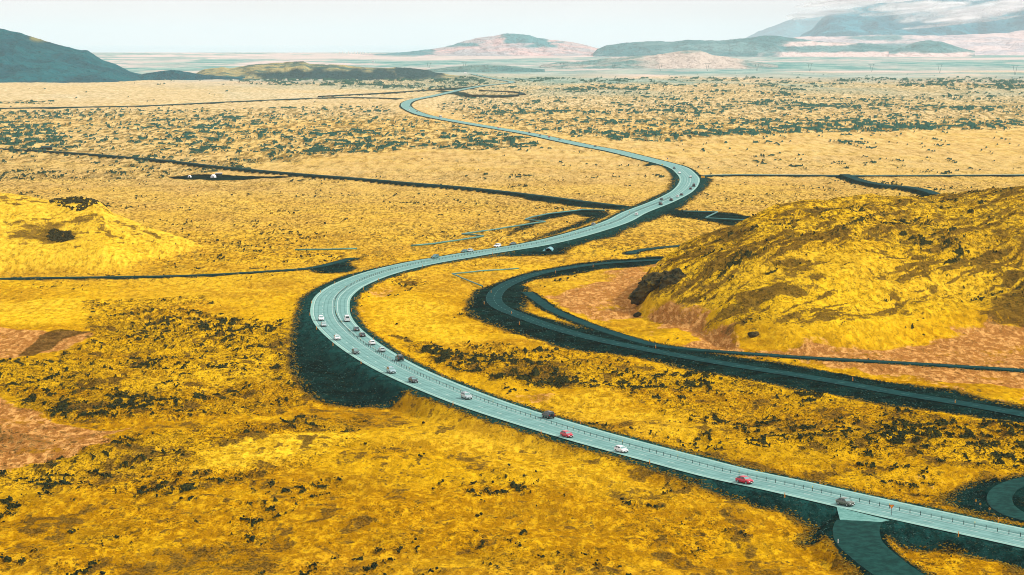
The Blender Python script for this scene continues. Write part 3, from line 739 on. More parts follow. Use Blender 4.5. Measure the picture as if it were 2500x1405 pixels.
    gv = k.mix(k.m('MULTIPLY', k.ramp(na, 0.40, 0.62), 0.35), gv, (0.002, 0.010, 0.008))
    gv = k.mix(k.m('MULTIPLY', k.ramp(k.noise(1.0, 4, 0.75), 0.59, 0.68), 0.55), gv, (0.13, 0.085, 0.010))
    gv = k.mix(k.m('MULTIPLY', dust, k.ramp(nb, 0.38, 0.62, 0.25, 0.95)), gv, (0.009, 0.060, 0.053))
    gs = k.n.nodes.new('ShaderNodeMath'); gs.operation = 'MULTIPLY_ADD'; gs.inputs[1].default_value = 2.4; gs.inputs[2].default_value = -1.2
    k.n.links.new(k.m('ADD', k.m('MULTIPLY', mid, 0.55), k.m('MULTIPLY', fine, 0.45)), gs.inputs[0])
    gn = k.m('ADD', gravel, gs.outputs[0])
    rim = k.ramp(gn, 0.08, 0.42)
    c = k.mix(k.m('MULTIPLY', k.m('MULTIPLY', rim, k.ramp(gravel, 0.01, 0.1)), 0.75), c, k.mix(k.ramp(fine, 0.4, 0.6), (0.06, 0.045, 0.010), (0.20, 0.10, 0.015)))
    c = k.mix(k.ramp(gn, 0.38, 0.58), c, gv)
    k.n.links.new(c, b.inputs['Base Color'])
    b.inputs['Roughness'].default_value = 1.0
    b.inputs['Specular IOR Level'].default_value = 0.0
    k.n.links.new(k.bump(k.m('ADD', fine, mid), 0.9, 1.0), b.inputs['Normal'])
    return m

G = {}
ground = build_ground()
def gz(x, y):
    """height of the finished ground sheet"""
    i = np.interp(y, G['yr'], np.arange(len(G['yr']))); j = np.interp(x / y, G['t'], np.arange(len(G['t'])))
    i0 = np.minimum(np.floor(i).astype(int), len(G['yr']) - 2); j0 = np.minimum(np.floor(j).astype(int), len(G['t']) - 2)
    a, b = i - i0, j - j0; Z = G['Z']
    r = Z[i0, j0] * (1 - a) * (1 - b) + Z[i0 + 1, j0] * a * (1 - b) + Z[i0, j0 + 1] * (1 - a) * b + Z[i0 + 1, j0 + 1] * a * b
    return float(r) if np.ndim(r) == 0 else r

# ------------------------------------------------------------------ sea
M_sea = mat('sea_water', (0.42, 0.62, 0.68), 0.35, 0, 0.5)
o = obj('sea', [(-90000, 23000, -6), (90000, 23000, -6), (90000, 95000, -6), (-90000, 95000, -6)], [(0, 1, 2, 3)], M_sea)
o['kind'] = 'structure'

# ------------------------------------------------------------------ roads (sheets with painted markings)
def road_mat(name, a, b2, sc=0.25):
    m = bpy.data.materials.new(name); m.use_nodes = True
    b = m.node_tree.nodes['Principled BSDF']; k = NB(m)
    c = k.mix(k.ramp(k.noise(sc, 7, 0.65), 0.35, 0.65), a, b2)
    c = k.mix(k.m('MULTIPLY', k.ramp(k.noise(2.5, 3, 0.6), 0.45, 0.7), 0.25), c, a)
    k.n.links.new(c, b.inputs['Base Color'])
    b.inputs['Roughness'].default_value = 0.9
    b.inputs['Specular IOR Level'].default_value = 0.04
    return m
M_asph = road_mat('highway_asphalt', (0.145, 0.290, 0.270), (0.195, 0.370, 0.342))
M_wheel = road_mat('worn_wheel_path', (0.100, 0.228, 0.212), (0.145, 0.295, 0.272))
M_shoulder = road_mat('pale_shoulder', (0.20, 0.38, 0.33), (0.26, 0.46, 0.40))
M_dark = road_mat('dark_asphalt', (0.001, 0.032, 0.033), (0.004, 0.052, 0.050))
M_lighttrack = road_mat('light_gravel', (0.13, 0.27, 0.25), (0.20, 0.34, 0.30))
M_line = mat('road_paint', (0.46, 0.60, 0.55), 0.8, 0, 0.1)
M_line2 = mat('faded_road_paint', (0.12, 0.25, 0.23), 0.8, 0, 0.05)
M_yline = mat('kerb_paint_yellowish', (0.48, 0.56, 0.34), 0.6)

TH_ = np.gradient(HWY[:, :2], axis=0); TH_ /= np.linalg.norm(TH_, axis=1)[:, None]
NH = np.stack([TH_[:, 1], -TH_[:, 0]], 1)         # right-hand side when going away from the viewer
ARC = np.r_[0, np.cumsum(np.hypot(*np.diff(HWY[:, :2], axis=0).T))]
iB = np.argmin(np.abs(HWY[:, 1] - 2100) + 1e3 * (HWY[:, 0] < 0))
def arc_of(px, py):
    p = W(px, py, 0.0); return ARC[np.argmin(np.hypot(HWY[:, 0] - p[0], HWY[:, 1] - p[1]))]
def hw(s, off, z=0.0):
    """point on the highway at arc length s, off metres to the right going away"""
    c = np.array([np.interp(s, ARC, HWY[:, k]) for k in range(2)]); n = np.array([np.interp(s, ARC, NH[:, k]) for k in range(2)])
    n /= np.linalg.norm(n); return (c[0] + n[0] * off, c[1] + n[1] * off, z + float(hz(c[1])))
def hw_dir(s):
    t = np.array([np.interp(s, ARC, TH_[:, k]) for k in range(2)]); return math.atan2(t[1], t[0])
HALF = 7.4
road = obj('road', *ribbon('road', HWY, HALF, HALF, 0.0, None), M_asph)
road['kind'] = 'structure'
# barrier offset to the right of the centre line
S0 = arc_of(1430, 565)
BOFF = lambda s: np.interp(s, [arc_of(2500, 1314), arc_of(2037, 1213), arc_of(1440, 1066), arc_of(1201, 994), arc_of(933, 879), arc_of(808, 760), arc_of(914, 671), arc_of(1100, 630), arc_of(1400, 575), arc_of(1640, 482)],
                           [0.5, 0.6, 0.9, 2.0, 2.2, 1.9, 0.8, 0.2, -0.3, -0.3])
def strip(off, wd, s0, s1, z, step=4.0, mb=None):
    s = np.arange(s0, s1 + step, step)
    offs = off(s) if callable(off) else np.full(len(s), off)
    P = np.array([hw(a, o_)[:2] for a, o_ in zip(s, offs)])
    N_ = np.array([[np.interp(a, ARC, NH[:, k]) for k in range(2)] for a in s]) * wd / 2
    V = [(*p, z + float(hz(p[1]))) for p in P - N_] + [(*p, z + float(hz(p[1]))) for p in P + N_]
    n = len(s)
    mb.add(V, [(i, i + 1, n + i + 1, n + i) for i in range(n - 1)])
SE = ARC[-1]; S_JUNC = arc_of(1659, 411)
mb = MB(); strip(-HALF + 0.55, 1.1, 0, arc_of(1250, 204), 0.012, mb=mb); strip(HALF - 0.45, 0.9, 0, arc_of(1250, 204), 0.012, mb=mb)
o = mb.build('road_shoulder', M_shoulder); o['kind'] = 'structure'
mb = MB()
for off in (-5.9, -4.4): strip(off, 0.45, 0, S_JUNC, 0.012, mb=mb)
for off in (-2.3, -0.9): strip(off, 0.35, 0, S_JUNC, 0.012, mb=mb)
for dd in (2.0, 3.6): strip(lambda s, dd=dd: BOFF(s) + dd, 0.4, 0, S_JUNC, 0.012, mb=mb)
o = mb.build('wheel_tracks', M_wheel); o['kind'] = 'structure'
mb = MB()
strip(-HALF + 1.15, 0.20, 0, S_JUNC + 500, 0.03, mb=mb); strip(HALF - 0.95, 0.20, 0, S_JUNC + 500, 0.03, mb=mb)
strip(lambda s: BOFF(s) - 1.0, 0.18, 0, S_JUNC, 0.03, mb=mb); strip(lambda s: BOFF(s) + 1.0, 0.22, 0, S_JUNC, 0.03, mb=mb)
s = 0
while s < S_JUNC:
    strip(-2.95, 0.22, s, s + 3.0, 0.034, 3.0, mb=mb); s += 12
o = mb.build('road_markings', M_line); o['kind'] = 'structure'
# side road
side = obj('road', *ribbon('road', SIDE, 3.2, 3.2, 0.02, None), M_dark); side['kind'] = 'structure'
AS = np.r_[0, np.cumsum(np.hypot(*np.diff(SIDE[:, :2], axis=0).T))]
TS = np.gradient(SIDE[:, :2], axis=0); TS /= np.linalg.norm(TS, axis=1)[:, None]
def sd(s, off, z):
    c = [np.interp(s, AS, SIDE[:, k]) for k in range(2)]; t = [np.interp(s, AS, TS[:, k]) for k in range(2)]
    return (c[0] + t[1] * off, c[1] - t[0] * off, z)
def sstrip(mb, off, wd, s0, s1, z, step=4.0):
    ss = np.linspace(s0, s1, max(2, int((s1 - s0) / step) + 1)); n = len(ss)
    V = [sd(a, off - wd / 2, z) for a in ss] + [sd(a, off + wd / 2, z) for a in ss]
    mb.add(V, [(i, i + 1, n + i + 1, n + i) for i in range(n - 1)])
mb = MB(); s = 0
while s < AS[-1] - 8:
    sstrip(mb, 0, 0.14, s, s + 3, -0.55)
    for off in (-3.0, 3.0): sstrip(mb, off, 0.13, s, s + 1.0, -0.55)
    s += 6 if 250 < s < 600 else 9
o = mb.build('road_markings', M_line2); o['kind'] = 'structure'
def causeway(name, Q, wd, ra, m):
    T = np.gradient(Q[:, :2], axis=0); T /= np.linalg.norm(T, axis=1)[:, None] + 1e-9
    N_ = np.stack([T[:, 1], -T[:, 0]], 1); V = []
    sk = 0.2 + 1.5 * ra
    for off, dz in ((-wd / 2 - sk, -ra - 0.25), (-wd / 2, 0.10), (wd / 2, 0.10), (wd / 2 + sk, -ra - 0.25)):
        V += [(p[0], p[1], z + dz) for p, z in zip(Q[:, :2] + N_ * off, Q[:, 2])]
    n = len(Q)
    Fc = [(k * n + i, k * n + i + 1, (k + 1) * n + i + 1, (k + 1) * n + i) for k in range(3) for i in range(n - 1)]
    return obj(name, V, Fc, m, mi=[1 if (k != 1) else 0 for k in range(3) for i in range(n - 1)])
M_exit = road_mat('packed_wet_gravel', (0.003, 0.029, 0.025), (0.009, 0.060, 0.051), 0.5)
M_bank = road_mat('dark_gravel_bank', (0.003, 0.024, 0.021), (0.009, 0.048, 0.042))
for (nm, wd, P, key), Q, ra in zip(TRACKS, TP, RAISE):
    o = causeway('gravel_track', Q, wd, ra, [{'dark': M_dark, 'light': M_lighttrack, 'exit': M_exit}[key], M_bank]); o['kind'] = 'structure'
# pale paved apron where the gravel exit meets the highway
a = [hw(arc_of(2128, 1236) , -HALF + 0.02), hw(arc_of(2250, 1262), -HALF + 0.02)]
AP = [W(2057, 1289, -0.06), W(2105, 1297, -0.06), W(2160, 1296, -0.06), W(2185, 1290, -0.06)]
V = [hw(arc_of(2098, 1231), -HALF + 0.02, -0.01)] + [tuple(W(a_, b_, -0.06)) for a_, b_ in ((2056, 1290), (2080, 1296), (2106, 1298), (2122, 1286), (2145, 1276), (2172, 1271))]
o = obj('pavement', V, [(0, 1, 2, 3, 4, 5, 6)], road_mat('apron_gravel', (0.085, 0.225, 0.20), (0.17, 0.36, 0.32), 0.6)); o['kind'] = 'structure'

# ------------------------------------------------------------------ haze
def build_haze():
    m = bpy.data.materials.new('haze_air'); m.use_nodes = True
    n = m.node_tree; n.nodes.clear()
    o_ = n.nodes.new('ShaderNodeOutputMaterial'); v = n.nodes.new('ShaderNodeVolumePrincipled')
    v.inputs['Density'].default_value = 2.3e-5
    v.inputs['Color'].default_value = (0.80, 0.885, 0.92, 1)
    n.links.new(v.outputs[0], o_.inputs['Volume'])
    mb = MB(); mb.box((0, 48000, 390 - 60), (200000, 108000, 900)); 
    ob = mb.build('haze', m); ob['kind'] = 'stuff'; ob['label'] = 'pale even haze over the plain and the far hills'
    return ob

# ------------------------------------------------------------------ far hills and mountains, part of the haze painted into their colours
def far_material(name, a, b_, c_=None, sc=0.003):
    m = bpy.data.materials.new(name); m.use_nodes = True
    b = m.node_tree.nodes['Principled BSDF']; k = NB(m)
    base = k.mix(k.ramp(k.noise(sc, 7, 0.62, (1, 1, 2)), 0.42, 0.6), a, b_)
    x0, x1, x2, x3 = k.attr('masks')
    base = k.mix(x0, base, c_ or b_)
    k.n.links.new(base, b.inputs['Base Color']); b.inputs['Roughness'].default_value = 0.95; b.inputs['Specular IOR Level'].default_value = 0.05
    k.n.links.new(k.bump(k.noise(sc * 4, 5, 0.6), 0.25 / sc, 1.0), b.inputs['Normal'])
    return m

def mountain(name, sil, dist, depth, m, gully=0.15, patch=(), nx=260, ny=60, seed=1, base=-8):
    S = np.array(sil, float); px = np.linspace(S[0, 0], S[-1, 0], nx)
    py = np.interp(px, S[:, 0], S[:, 1])
    t, e = rays(np.stack([px, py], 1))
    wpx = dist / F
    py2 = (fbm(px / 14, px * 0 + seed, seed, 4) - 0.5) * 3.0
    h = np.maximum(HC + dist * e - py2 * wpx, base + 1)
    r = np.linspace(-1, 1, ny)
    Rr, H_ = np.meshgrid(r, h, indexing='ij'); _, T = np.meshgrid(r, t, indexing='ij')
    Y = dist + Rr * depth
    X = T * dist + Rr * depth * T
    prof = (1 - np.abs(Rr)) ** 1.15
    ridg = 1 - np.abs(2 * fbm(X / (depth * 0.16), Y / (depth * 0.5), seed + 5, 4) - 1)
    Z = base + (H_ - base) * prof * (1 - gully * (1 - prof) * 2 * (1 - ridg) ) 
    Z = Z + (H_ - base) * gully * (ridg - 0.6) * prof * (1 - prof) * 2.5
    mk = np.zeros(Z.size)
    pxg = (T * F + CX).ravel(); zz = Z.ravel()
    A = np.zeros((Z.size, 4)); 
    for (xa, xb, za, zb, sx) in patch:       # patches in bearing and height
        wv = (fbm(pxg / 25, zz / 18, seed + 9, 4) - 0.5) * 2
        A[:, 0] = np.maximum(A[:, 0], sstep(xa, xa + sx, pxg + wv * sx) * (1 - sstep(xb - sx, xb, pxg + wv * sx)) * sstep(za - 6, za + 6, zz + wv * 12) * (1 - sstep(zb - 6, zb + 6, zz + wv * 12)))
    o = grid_mesh(name, X, Y, Z, {'masks': A}, m); o['kind'] = 'structure'
    return o

M_teal = far_material('dark_lava_slope', (0.0, 0.085, 0.112), (0.0, 0.125, 0.150), (0.22, 0.22, 0.10), 0.006)
M_low = far_material('mossy_low_hill', (0.42, 0.36, 0.17), (0.06, 0.15, 0.13), (0.012, 0.07, 0.075), 0.012)
M_pink = far_material('bare_pink_slope', (0.68, 0.48, 0.46), (0.40, 0.42, 0.44), (0.05, 0.25, 0.28), 0.0016)
M_ridge = far_material('teal_ridge_slope', (0.03, 0.19, 0.21), (0.12, 0.29, 0.30), (0.80, 0.62, 0.58), 0.002)
M_big = far_material('blue_mountain_slope', (0.0, 0.17, 0.25), (0.03, 0.29, 0.38), (0.5, 0.55, 0.58), 0.0012)
mountain('mountain', [(-900, -60), (-500, -10), (-200, 40), (0, 68), (50, 80), (90, 92), (150, 110), (198, 122), (212, 122), (222, 128), (250, 146), (290, 160), (315, 174), (350, 182), (400, 188)],
         6700, 900, M_teal, 0.25, [(70, 135, 104, 132, 14)], 300, 80, 3)  # olive patch paints a lit highlight along the crest
mountain('hills', [(330, 186), (350, 181), (385, 174), (410, 171), (440, 172), (470, 178), (510, 184), (560, 187), (620, 188)], 6500, 260, M_teal, 0.2, (), 120, 40, 4)
mountain('hills', [(470, 186), (485, 176), (500, 168), (540, 164), (560, 167), (600, 160), (660, 154), (700, 152), (740, 149), (757, 156), (800, 158), (820, 157), (850, 160), (900, 165), (950, 167), (967, 165), (1000, 166), (1040, 170), (1060, 176), (1110, 184), (1140, 187)],
         6900, 620, M_low, 0.45, [(600, 1000, -10, 22, 40), (960, 1090, 0, 60, 12), (690, 770, 43, 60, 10)], 300, 70, 5)
mountain('hills', [(1320, 160), (1370, 150), (1420, 150), (1480, 143), (1540, 138), (1580, 136), (1640, 127), (1680, 122), (1710, 123), (1740, 134), (1800, 143), (1850, 152), (1900, 158)],
         9800, 800, far_material('rough_hill', (0.12, 0.27, 0.26), (0.42, 0.42, 0.37), (0.58, 0.50, 0.43), 0.004), 0.35, [(1560, 1850, -10, 60, 40)], 200, 50, 6)
mountain('hills', [(1030, 172), (1080, 166), (1130, 160), (1190, 158), (1240, 160), (1280, 165), (1330, 170)], 8300, 400, far_material('teal_knoll', (0.08, 0.22, 0.22), (0.16, 0.28, 0.25), None, 0.004), 0.2, (), 100, 30, 7)
mountain('mountain', [(880, 134), (960, 130), (1020, 124), (1080, 116), (1110, 108), (1140, 98), (1170, 92), (1210, 86), (1240, 81), (1260, 82), (1290, 85), (1310, 92), (1350, 97), (1400, 103), (1440, 112), (1480, 124), (1520, 130)],
         19500, 1600, M_pink, 0.3, [(1215, 1350, 95, 190, 26), (1060, 1200, 70, 100, 40), (850, 1070, 0, 60, 30), (1280, 1380, 60, 110, 30)], 260, 60, 8)
mountain('hills', [(1448, 131), (1458, 120), (1480, 111), (1530, 104), (1600, 100), (1640, 102), (1680, 97), (1720, 98), (1760, 98), (1820, 92), (1870, 86), (1895, 87), (1930, 92), (1980, 99), (2050, 103), (2130, 106), (2200, 112), (2260, 122), (2300, 128)],
         18300, 1500, M_ridge, 0.3, [(1850, 2330, -10, 30, 60), (1900, 2100, 80, 110, 50)], 260, 60, 9)
mountain('hills', [(2170, 124), (2210, 112), (2240, 101), (2270, 97), (2300, 101), (2330, 112), (2380, 124)], 17600, 900, M_ridge, 0.2, [(2100, 2400, -10, 25, 60)], 90, 30, 10)
mountain('hills', [(1880, 124), (1920, 96), (1960, 88), (2040, 89), (2150, 84), (2300, 86), (2400, 82), (2460, 79), (2500, 73), (2700, 55), (3000, 60), (3600, 90), (4000, 124)], 21500, 2600, far_material('pale_upland', (0.76, 0.62, 0.61), (0.52, 0.50, 0.54), (0.12, 0.30, 0.33), 0.0022), 0.3,
         [(2000, 2300, 60, 95, 60), (2050, 2250, 120, 170, 60)], 260, 50, 11)
mountain('mountain', [(1925, 118), (1955, 86), (1985, 70), (2000, 50), (2014, 40), (2024, 27), (2060, 22), (2120, 10), (2200, 2), (2300, -8), (2500, -14), (2800, -30), (3300, -10), (3900, 60), (4300, 120)],
         27500, 4200, M_big, 0.45, (), 300, 70, 12)
mountain('mountain', [(1780, 118), (1812, 96), (1850, 76), (1880, 66), (1915, 52), (1940, 42), (1975, 44), (2000, 40), (2060, 30), (2200, 40), (2400, 110)], 44000, 4000, M_big, 0.3, (), 150, 40, 13)

# low cloud clinging to the big mountain
def cloud_mat():
    m = bpy.data.materials.new('cloud_vapour'); m.use_nodes = True
    n = m.node_tree; n.nodes.clear(); k = NB(m)
    o_ = n.nodes.new('ShaderNodeOutputMaterial'); df = n.nodes.new('ShaderNodeBsdfDiffuse'); tr = n.nodes.new('ShaderNodeBsdfTranslucent')
    df.inputs[0].default_value = (0.97, 0.97, 0.98, 1); tr.inputs[0].default_value = (0.97, 0.97, 0.98, 1)
    a = n.nodes.new('ShaderNodeMixShader'); a.inputs[0].default_value = 0.5
    n.links.new(df.outputs[0], a.inputs[1]); n.links.new(tr.outputs[0], a.inputs[2])
    tp = n.nodes.new('ShaderNodeBsdfTransparent'); mx = n.nodes.new('ShaderNodeMixShader')
    lw = n.nodes.new('ShaderNodeLayerWeight'); lw.inputs[0].default_value = 0.5
    inv = k.ramp(lw.outputs['Facing'], 0.20, 0.90, 1.0, 0.0)
    f = k.m('MULTIPLY', inv, k.ramp(k.noise(0.0014, 6, 0.7, (1, 1, 2)), 0.36, 0.58, 0.0, 0.85))
    n.links.new(f, mx.inputs[0]); n.links.new(tp.outputs[0], mx.inputs[1]); n.links.new(a.outputs[0], mx.inputs[2])
    n.links.new(mx.outputs[0], o_.inputs[0])
    return m
M_cloud = cloud_mat()
rs = np.random.RandomState(5)
mbc = MB()
for i in range(30):
    px = 2010 + (i + rs.rand()) / 30 * 760
    top = np.interp(px, [2000, 2060, 2130, 2200, 2330, 2400, 2500, 2720], [28, 24, 18, 25, 48, 30, 5, -5])
    pyy = top + (rs.rand() - 0.75) * 46
    if rs.rand() < 0.25 and 2100 < px < 2380: pyy += rs.rand() * 18
    t_, e_ = rays([(px, pyy)])
    d = 22500 + rs.rand() * 2200
    c = np.array([t_[0] * d, d, HC + d * e_[0]])
    c[2] = min(c[2], 560)
    rx, ry, rz_ = 260 + rs.rand() * 330, 300 + rs.rand() * 200, 35 + rs.rand() * 55
    nu, nv = 20, 12
    V = []
    for a in range(nv + 1):
        ph = math.pi * a / nv
        for q in range(nu):
            thh = 2 * math.pi * q / nu
            dx, dy, dz = math.sin(ph) * math.cos(thh), math.sin(ph) * math.sin(thh), math.cos(ph)
            w_ = 1 + 0.35 * (float(vnoise(dx * 2.3 + i * 5, dz * 2.3 + dy * 1.9, 33)) - 0.5)
            V.append((c[0] + dx * rx * w_ , c[1] + dy * ry * w_, c[2] + dz * rz_ * w_ + dx * rx * 0.12))
    Fc = [(a * nu + q, (a + 1) * nu + q, (a + 1) * nu + (q + 1) % nu, a * nu + (q + 1) % nu) for a in range(nv) for q in range(nu)]
    mbc.add(V, Fc)
o = mbc.build('cloud', M_cloud, smooth=True); tag(o, 'white ragged cloud bank draped over the blue mountain', None, None, 'stuff')

# ------------------------------------------------------------------ loose lava rocks and scrub (nobody could count them)
ICO_V = []
_p = (1 + 5 ** 0.5) / 2
for a_, b_ in ((-1, _p), (1, _p), (-1, -_p), (1, -_p)):
    ICO_V += [(a_, b_, 0)]
for a_, b_ in ((-1, _p), (1, _p), (-1, -_p), (1, -_p)):
    ICO_V += [(0, a_, b_)]
for a_, b_ in ((_p, -1), (_p, 1), (-_p, -1), (-_p, 1)):
    ICO_V += [(a_, 0, b_)]
ICO_V = np.array(ICO_V) / np.linalg.norm(ICO_V[0])
ICO_F = np.array([(0, 11, 5), (0, 5, 1), (0, 1, 7), (0, 7, 10), (0, 10, 11), (1, 5, 9), (5, 11, 4), (11, 10, 2), (10, 7, 6), (7, 1, 8), (3, 9, 4), (3, 4, 2), (3, 2, 6), (3, 6, 8), (3, 8, 9), (4, 9, 5), (2, 4, 11), (6, 2, 10), (8, 6, 7), (9, 8, 1)])

def scatter(name, P, size, m, rs, flat=0.6, jag=0.35):
    n = len(P)
    V = ICO_V[None] * (1 + jag * (rs.rand(n, 12, 1) * 2 - 1))
    S = np.stack([size * (0.8 + 0.6 * rs.rand(n)), size * (0.8 + 0.6 * rs.rand(n)), size * flat * (0.7 + 0.8 * rs.rand(n))], 1)
    V = V * S[:, None, :]
    a = rs.rand(n) * 6.28; c, s = np.cos(a)[:, None], np.sin(a)[:, None]
    V = np.stack([V[..., 0] * c - V[..., 1] * s, V[..., 0] * s + V[..., 1] * c, V[..., 2]], -1) + P[:, None, :]
    co = V.reshape(-1, 3).astype(np.float32)
    q = (ICO_F[None] + (np.arange(n) * 12)[:, None, None]).reshape(-1, 3).astype(np.int32)
    me = bpy.data.meshes.new(name)
    me.vertices.add(len(co)); me.vertices.foreach_set('co', co.ravel())
    me.loops.add(q.size); me.loops.foreach_set('vertex_index', q.ravel())
    me.polygons.add(len(q)); me.polygons.foreach_set('loop_start', np.arange(0, q.size, 3, dtype=np.int32))
    me.materials.append(m); me.update(calc_edges=True)
    o = bpy.data.objects.new(name, me); col.objects.link(o); return o

M_rock = mat('dark_lava_rock', (0.016, 0.028, 0.016), 0.95, 0, 0.0, 0.7, 0.5)
rs = np.random.RandomState(11)
gx, gy, gzz, rk = G['x'], G['y'], G['z'], G['rock']
w_ = rk * (np.abs(gx / gy) < 0.26) * (gy < 2600)
idx = np.nonzero(w_ > 0.35)[0]
idx = rs.choice(idx, min(9000, len(idx)), replace=False)
P = np.stack([gx[idx] + rs.randn(len(idx)) * 0.4, gy[idx] + rs.randn(len(idx)) * 0.8, gzz[idx] + 0.05], 1)
sz = (0.08 + 0.20 * rs.rand(len(idx)) ** 2) * (0.8 + 0.9 * P[:, 1] / 1000)
o = scatter('lava_rocks', P, sz, M_rock, rs, 0.75); tag(o, 'dark jagged lava rocks poking through the yellow moss', None, None, 'stuff')

M_scrub = mat('brown_scrub', (0.034, 0.034, 0.012), 0.95, 0, 0.05, 0.5, 0.8)
M_tuft = mat('olive_moss_tuft', (0.20, 0.125, 0.010), 0.95, 0, 0.05, 0.4, 0.3)
# ragged moss tufts and stones along the edges of the gravel
gr = G['gravel']
free = (G['dh'] > 8.4) & (G['ds'] > 4.2) & (G['dt'] > 0.8) & (np.abs(gx / gy) < 0.26) & (gy < 1700)
idx = np.nonzero(free & (gr > 0.10) & (gr < 0.97))[0]
idx = rs.choice(idx, min(15000, len(idx)), replace=False)
P = np.stack([gx[idx] + rs.randn(len(idx)) * 0.5, gy[idx] + rs.randn(len(idx)) * 0.9, gzz[idx] + 0.02], 1)
o = scatter('moss_tufts', P, (0.08 + 0.22 * rs.rand(len(P)) ** 2) * (0.7 + 0.8 * P[:, 1] / 1000), M_tuft, rs, 0.6); tag(o, 'small olive moss tufts creeping over the gravel edges', None, None, 'stuff')
idx = np.nonzero(free & (gr > 0.5))[0]
idx = rs.choice(idx, min(9000, len(idx)), replace=False)
P = np.stack([gx[idx] + rs.randn(len(idx)) * 0.5, gy[idx] + rs.randn(len(idx)) * 0.9, gzz[idx] + 0.02], 1)
o = scatter('gravel_stones', P, (0.07 + 0.14 * rs.rand(len(P)) ** 3) * (0.7 + 0.8 * P[:, 1] / 1000), mat('embankment_stone', (0.030, 0.075, 0.066), 0.95, 0, 0, 0.7, 0.3), rs, 0.7); tag(o, 'loose stones on the dark gravel embankments', None, None, 'stuff')
def in_region(P, n, soft=1.0):
    Q = onto(P)[:, :2]; lo, hi = Q.min(0), Q.max(0)
    c = lo + rs.rand(n * 4, 2) * (hi - lo)
    mk = region(c[:, 0], c[:, 1], P, soft, 2.0, 5)
    return c[mk > rs.rand(len(mk)) * 0.9 + 0.05][:n]
pts = []
for Pp, n in [([(110, 580), (125, 562), (160, 562), (185, 583), (150, 590)], 500)]:
    pts.append(in_region(Pp, n))
_px = 120 + 142 * rs.rand(1700); _d = 1130 + 62 * rs.rand(1700)
_keep = (_d > 1130 + 0.45 * np.abs(_px - 190)) & (fbm(_px / 12, _d / 10, 3, 4) > 0.34 + 0.12 * rs.rand(1700))
_t = (_px[_keep] - 1250) / F
pts.append(np.stack([_t * _d[_keep], _d[_keep]], 1))
pts = np.vstack(pts)
P = np.stack([pts[:, 0], pts[:, 1], gz(pts[:, 0], pts[:, 1]) + 0.1], 1)
o = scatter('scrub', P, 0.22 + 0.36 * rs.rand(len(P)), M_scrub, rs, 0.9, 0.6); tag(o, 'dark brown scrub matted over the top of the yellow hill', None, None, 'stuff')

# ------------------------------------------------------------------ rocky outcrop at the nose of the mossy hill
M_crag = bpy.data.materials.new('crag_rock'); M_crag.use_nodes = True
_k = NB(M_crag); _b = M_crag.node_tree.nodes['Principled BSDF']
_c = _k.mix(_k.ramp(_k.noise(0.35, 6, 0.7), 0.38, 0.6), (0.012, 0.022, 0.014), (0.085, 0.065, 0.022))
_c = _k.mix(_k.m('MULTIPLY', _k.ramp(_k.noise(0.22, 5, 0.6), 0.55, 0.66), 0.6), _c, (0.30, 0.20, 0.012))
M_crag.node_tree.links.new(_c, _b.inputs['Base Color']); _b.inputs['Roughness'].default_value = 0.95; _b.inputs['Specular IOR Level'].default_value = 0.1
M_crag.node_tree.links.new(_k.bump(_k.noise(0.8, 6, 0.7), 0.8, 1.0), _b.inputs['Normal'])
def crag(name, lumps, seed):
    mb = MB()
    for li, (c, r, tilt) in enumerate(lumps):
        nu, nv = 44, 26; V = []
        for a in range(nv + 1):
            ph = math.pi * a / nv
            for q in range(nu):
                th = 2 * math.pi * q / nu
                d = np.array((math.sin(ph) * math.cos(th), math.sin(ph) * math.sin(th), math.cos(ph)))
                p = d * np.array(r)
                s = seed + li * 7
                nn = 0.55 * (fbm(p[0] / 3.2 + s, p[2] / 2.4 + p[1] / 3.5, s, 3) - 0.5) + 0.5 * (abs(2 * fbm(p[0] / 2.0 + p[1] / 3 + s, p[2] / 1.4, s + 3, 3) - 1) - 0.3)
                p = p * (1 + nn)
                p = np.array((p[0] + tilt * p[2], p[1], p[2]))
                V.append(tuple(p + np.array(c)))
        Fc = [(a * nu + q, (a + 1) * nu + q, (a + 1) * nu + (q + 1) % nu, a * nu + (q + 1) % nu) for a in range(nv) for q in range(nu)]
        mb.add(V, Fc)
    o = mb.build(name, M_crag)
    if len(lumps) > 1:                                  # grow the lumps into one closed rock
        md = o.modifiers.new('join', 'REMESH'); md.mode = 'VOXEL'; md.voxel_size = 0.32
        me = bpy.data.meshes.new_from_object(o.evaluated_get(bpy.context.evaluated_depsgraph_get()))
        o.modifiers.clear(); me.name = name; o.data = me
        bmh = bmesh.new(); bmh.from_mesh(me); seen = set(); best = []
        for v0 in bmh.verts:
            if v0 in seen: continue
            st = [v0]; isl = []; seen.add(v0)
            while st:
                v = st.pop(); isl.append(v)
                for e in v.link_edges:
                    w2 = e.other_vert(v)
                    if w2 not in seen: seen.add(w2); st.append(w2)
            if len(isl) > len(best): best = isl
        bs = set(best); bmesh.ops.delete(bmh, geom=[v for v in bmh.verts if v not in bs], context='VERTS')
        bmh.to_mesh(me); bmh.free()
        P_v = np.empty(len(me.vertices) * 3); me.vertices.foreach_get('co', P_v); P_v = P_v.reshape(-1, 3)
        c = P_v.mean(0); d = P_v - c; d /= np.linalg.norm(d, axis=1)[:, None] + 1e-6
        a = 1.5 * (fbm(P_v[:, 0] / 1.4 + P_v[:, 1] / 2.3, P_v[:, 2] / 1.1, 71, 4, 0.6) - 0.5)
        P_v += d * a[:, None]; me.vertices.foreach_set('co', P_v.ravel()); me.update()
    return o
def rp(px, py, d):
    p = W(px, py); t_, e_ = rays([(px, py)]); d = min(p[1], 925.0) - 1.0; return (t_[0] * d, d, HC + d * e_[0])
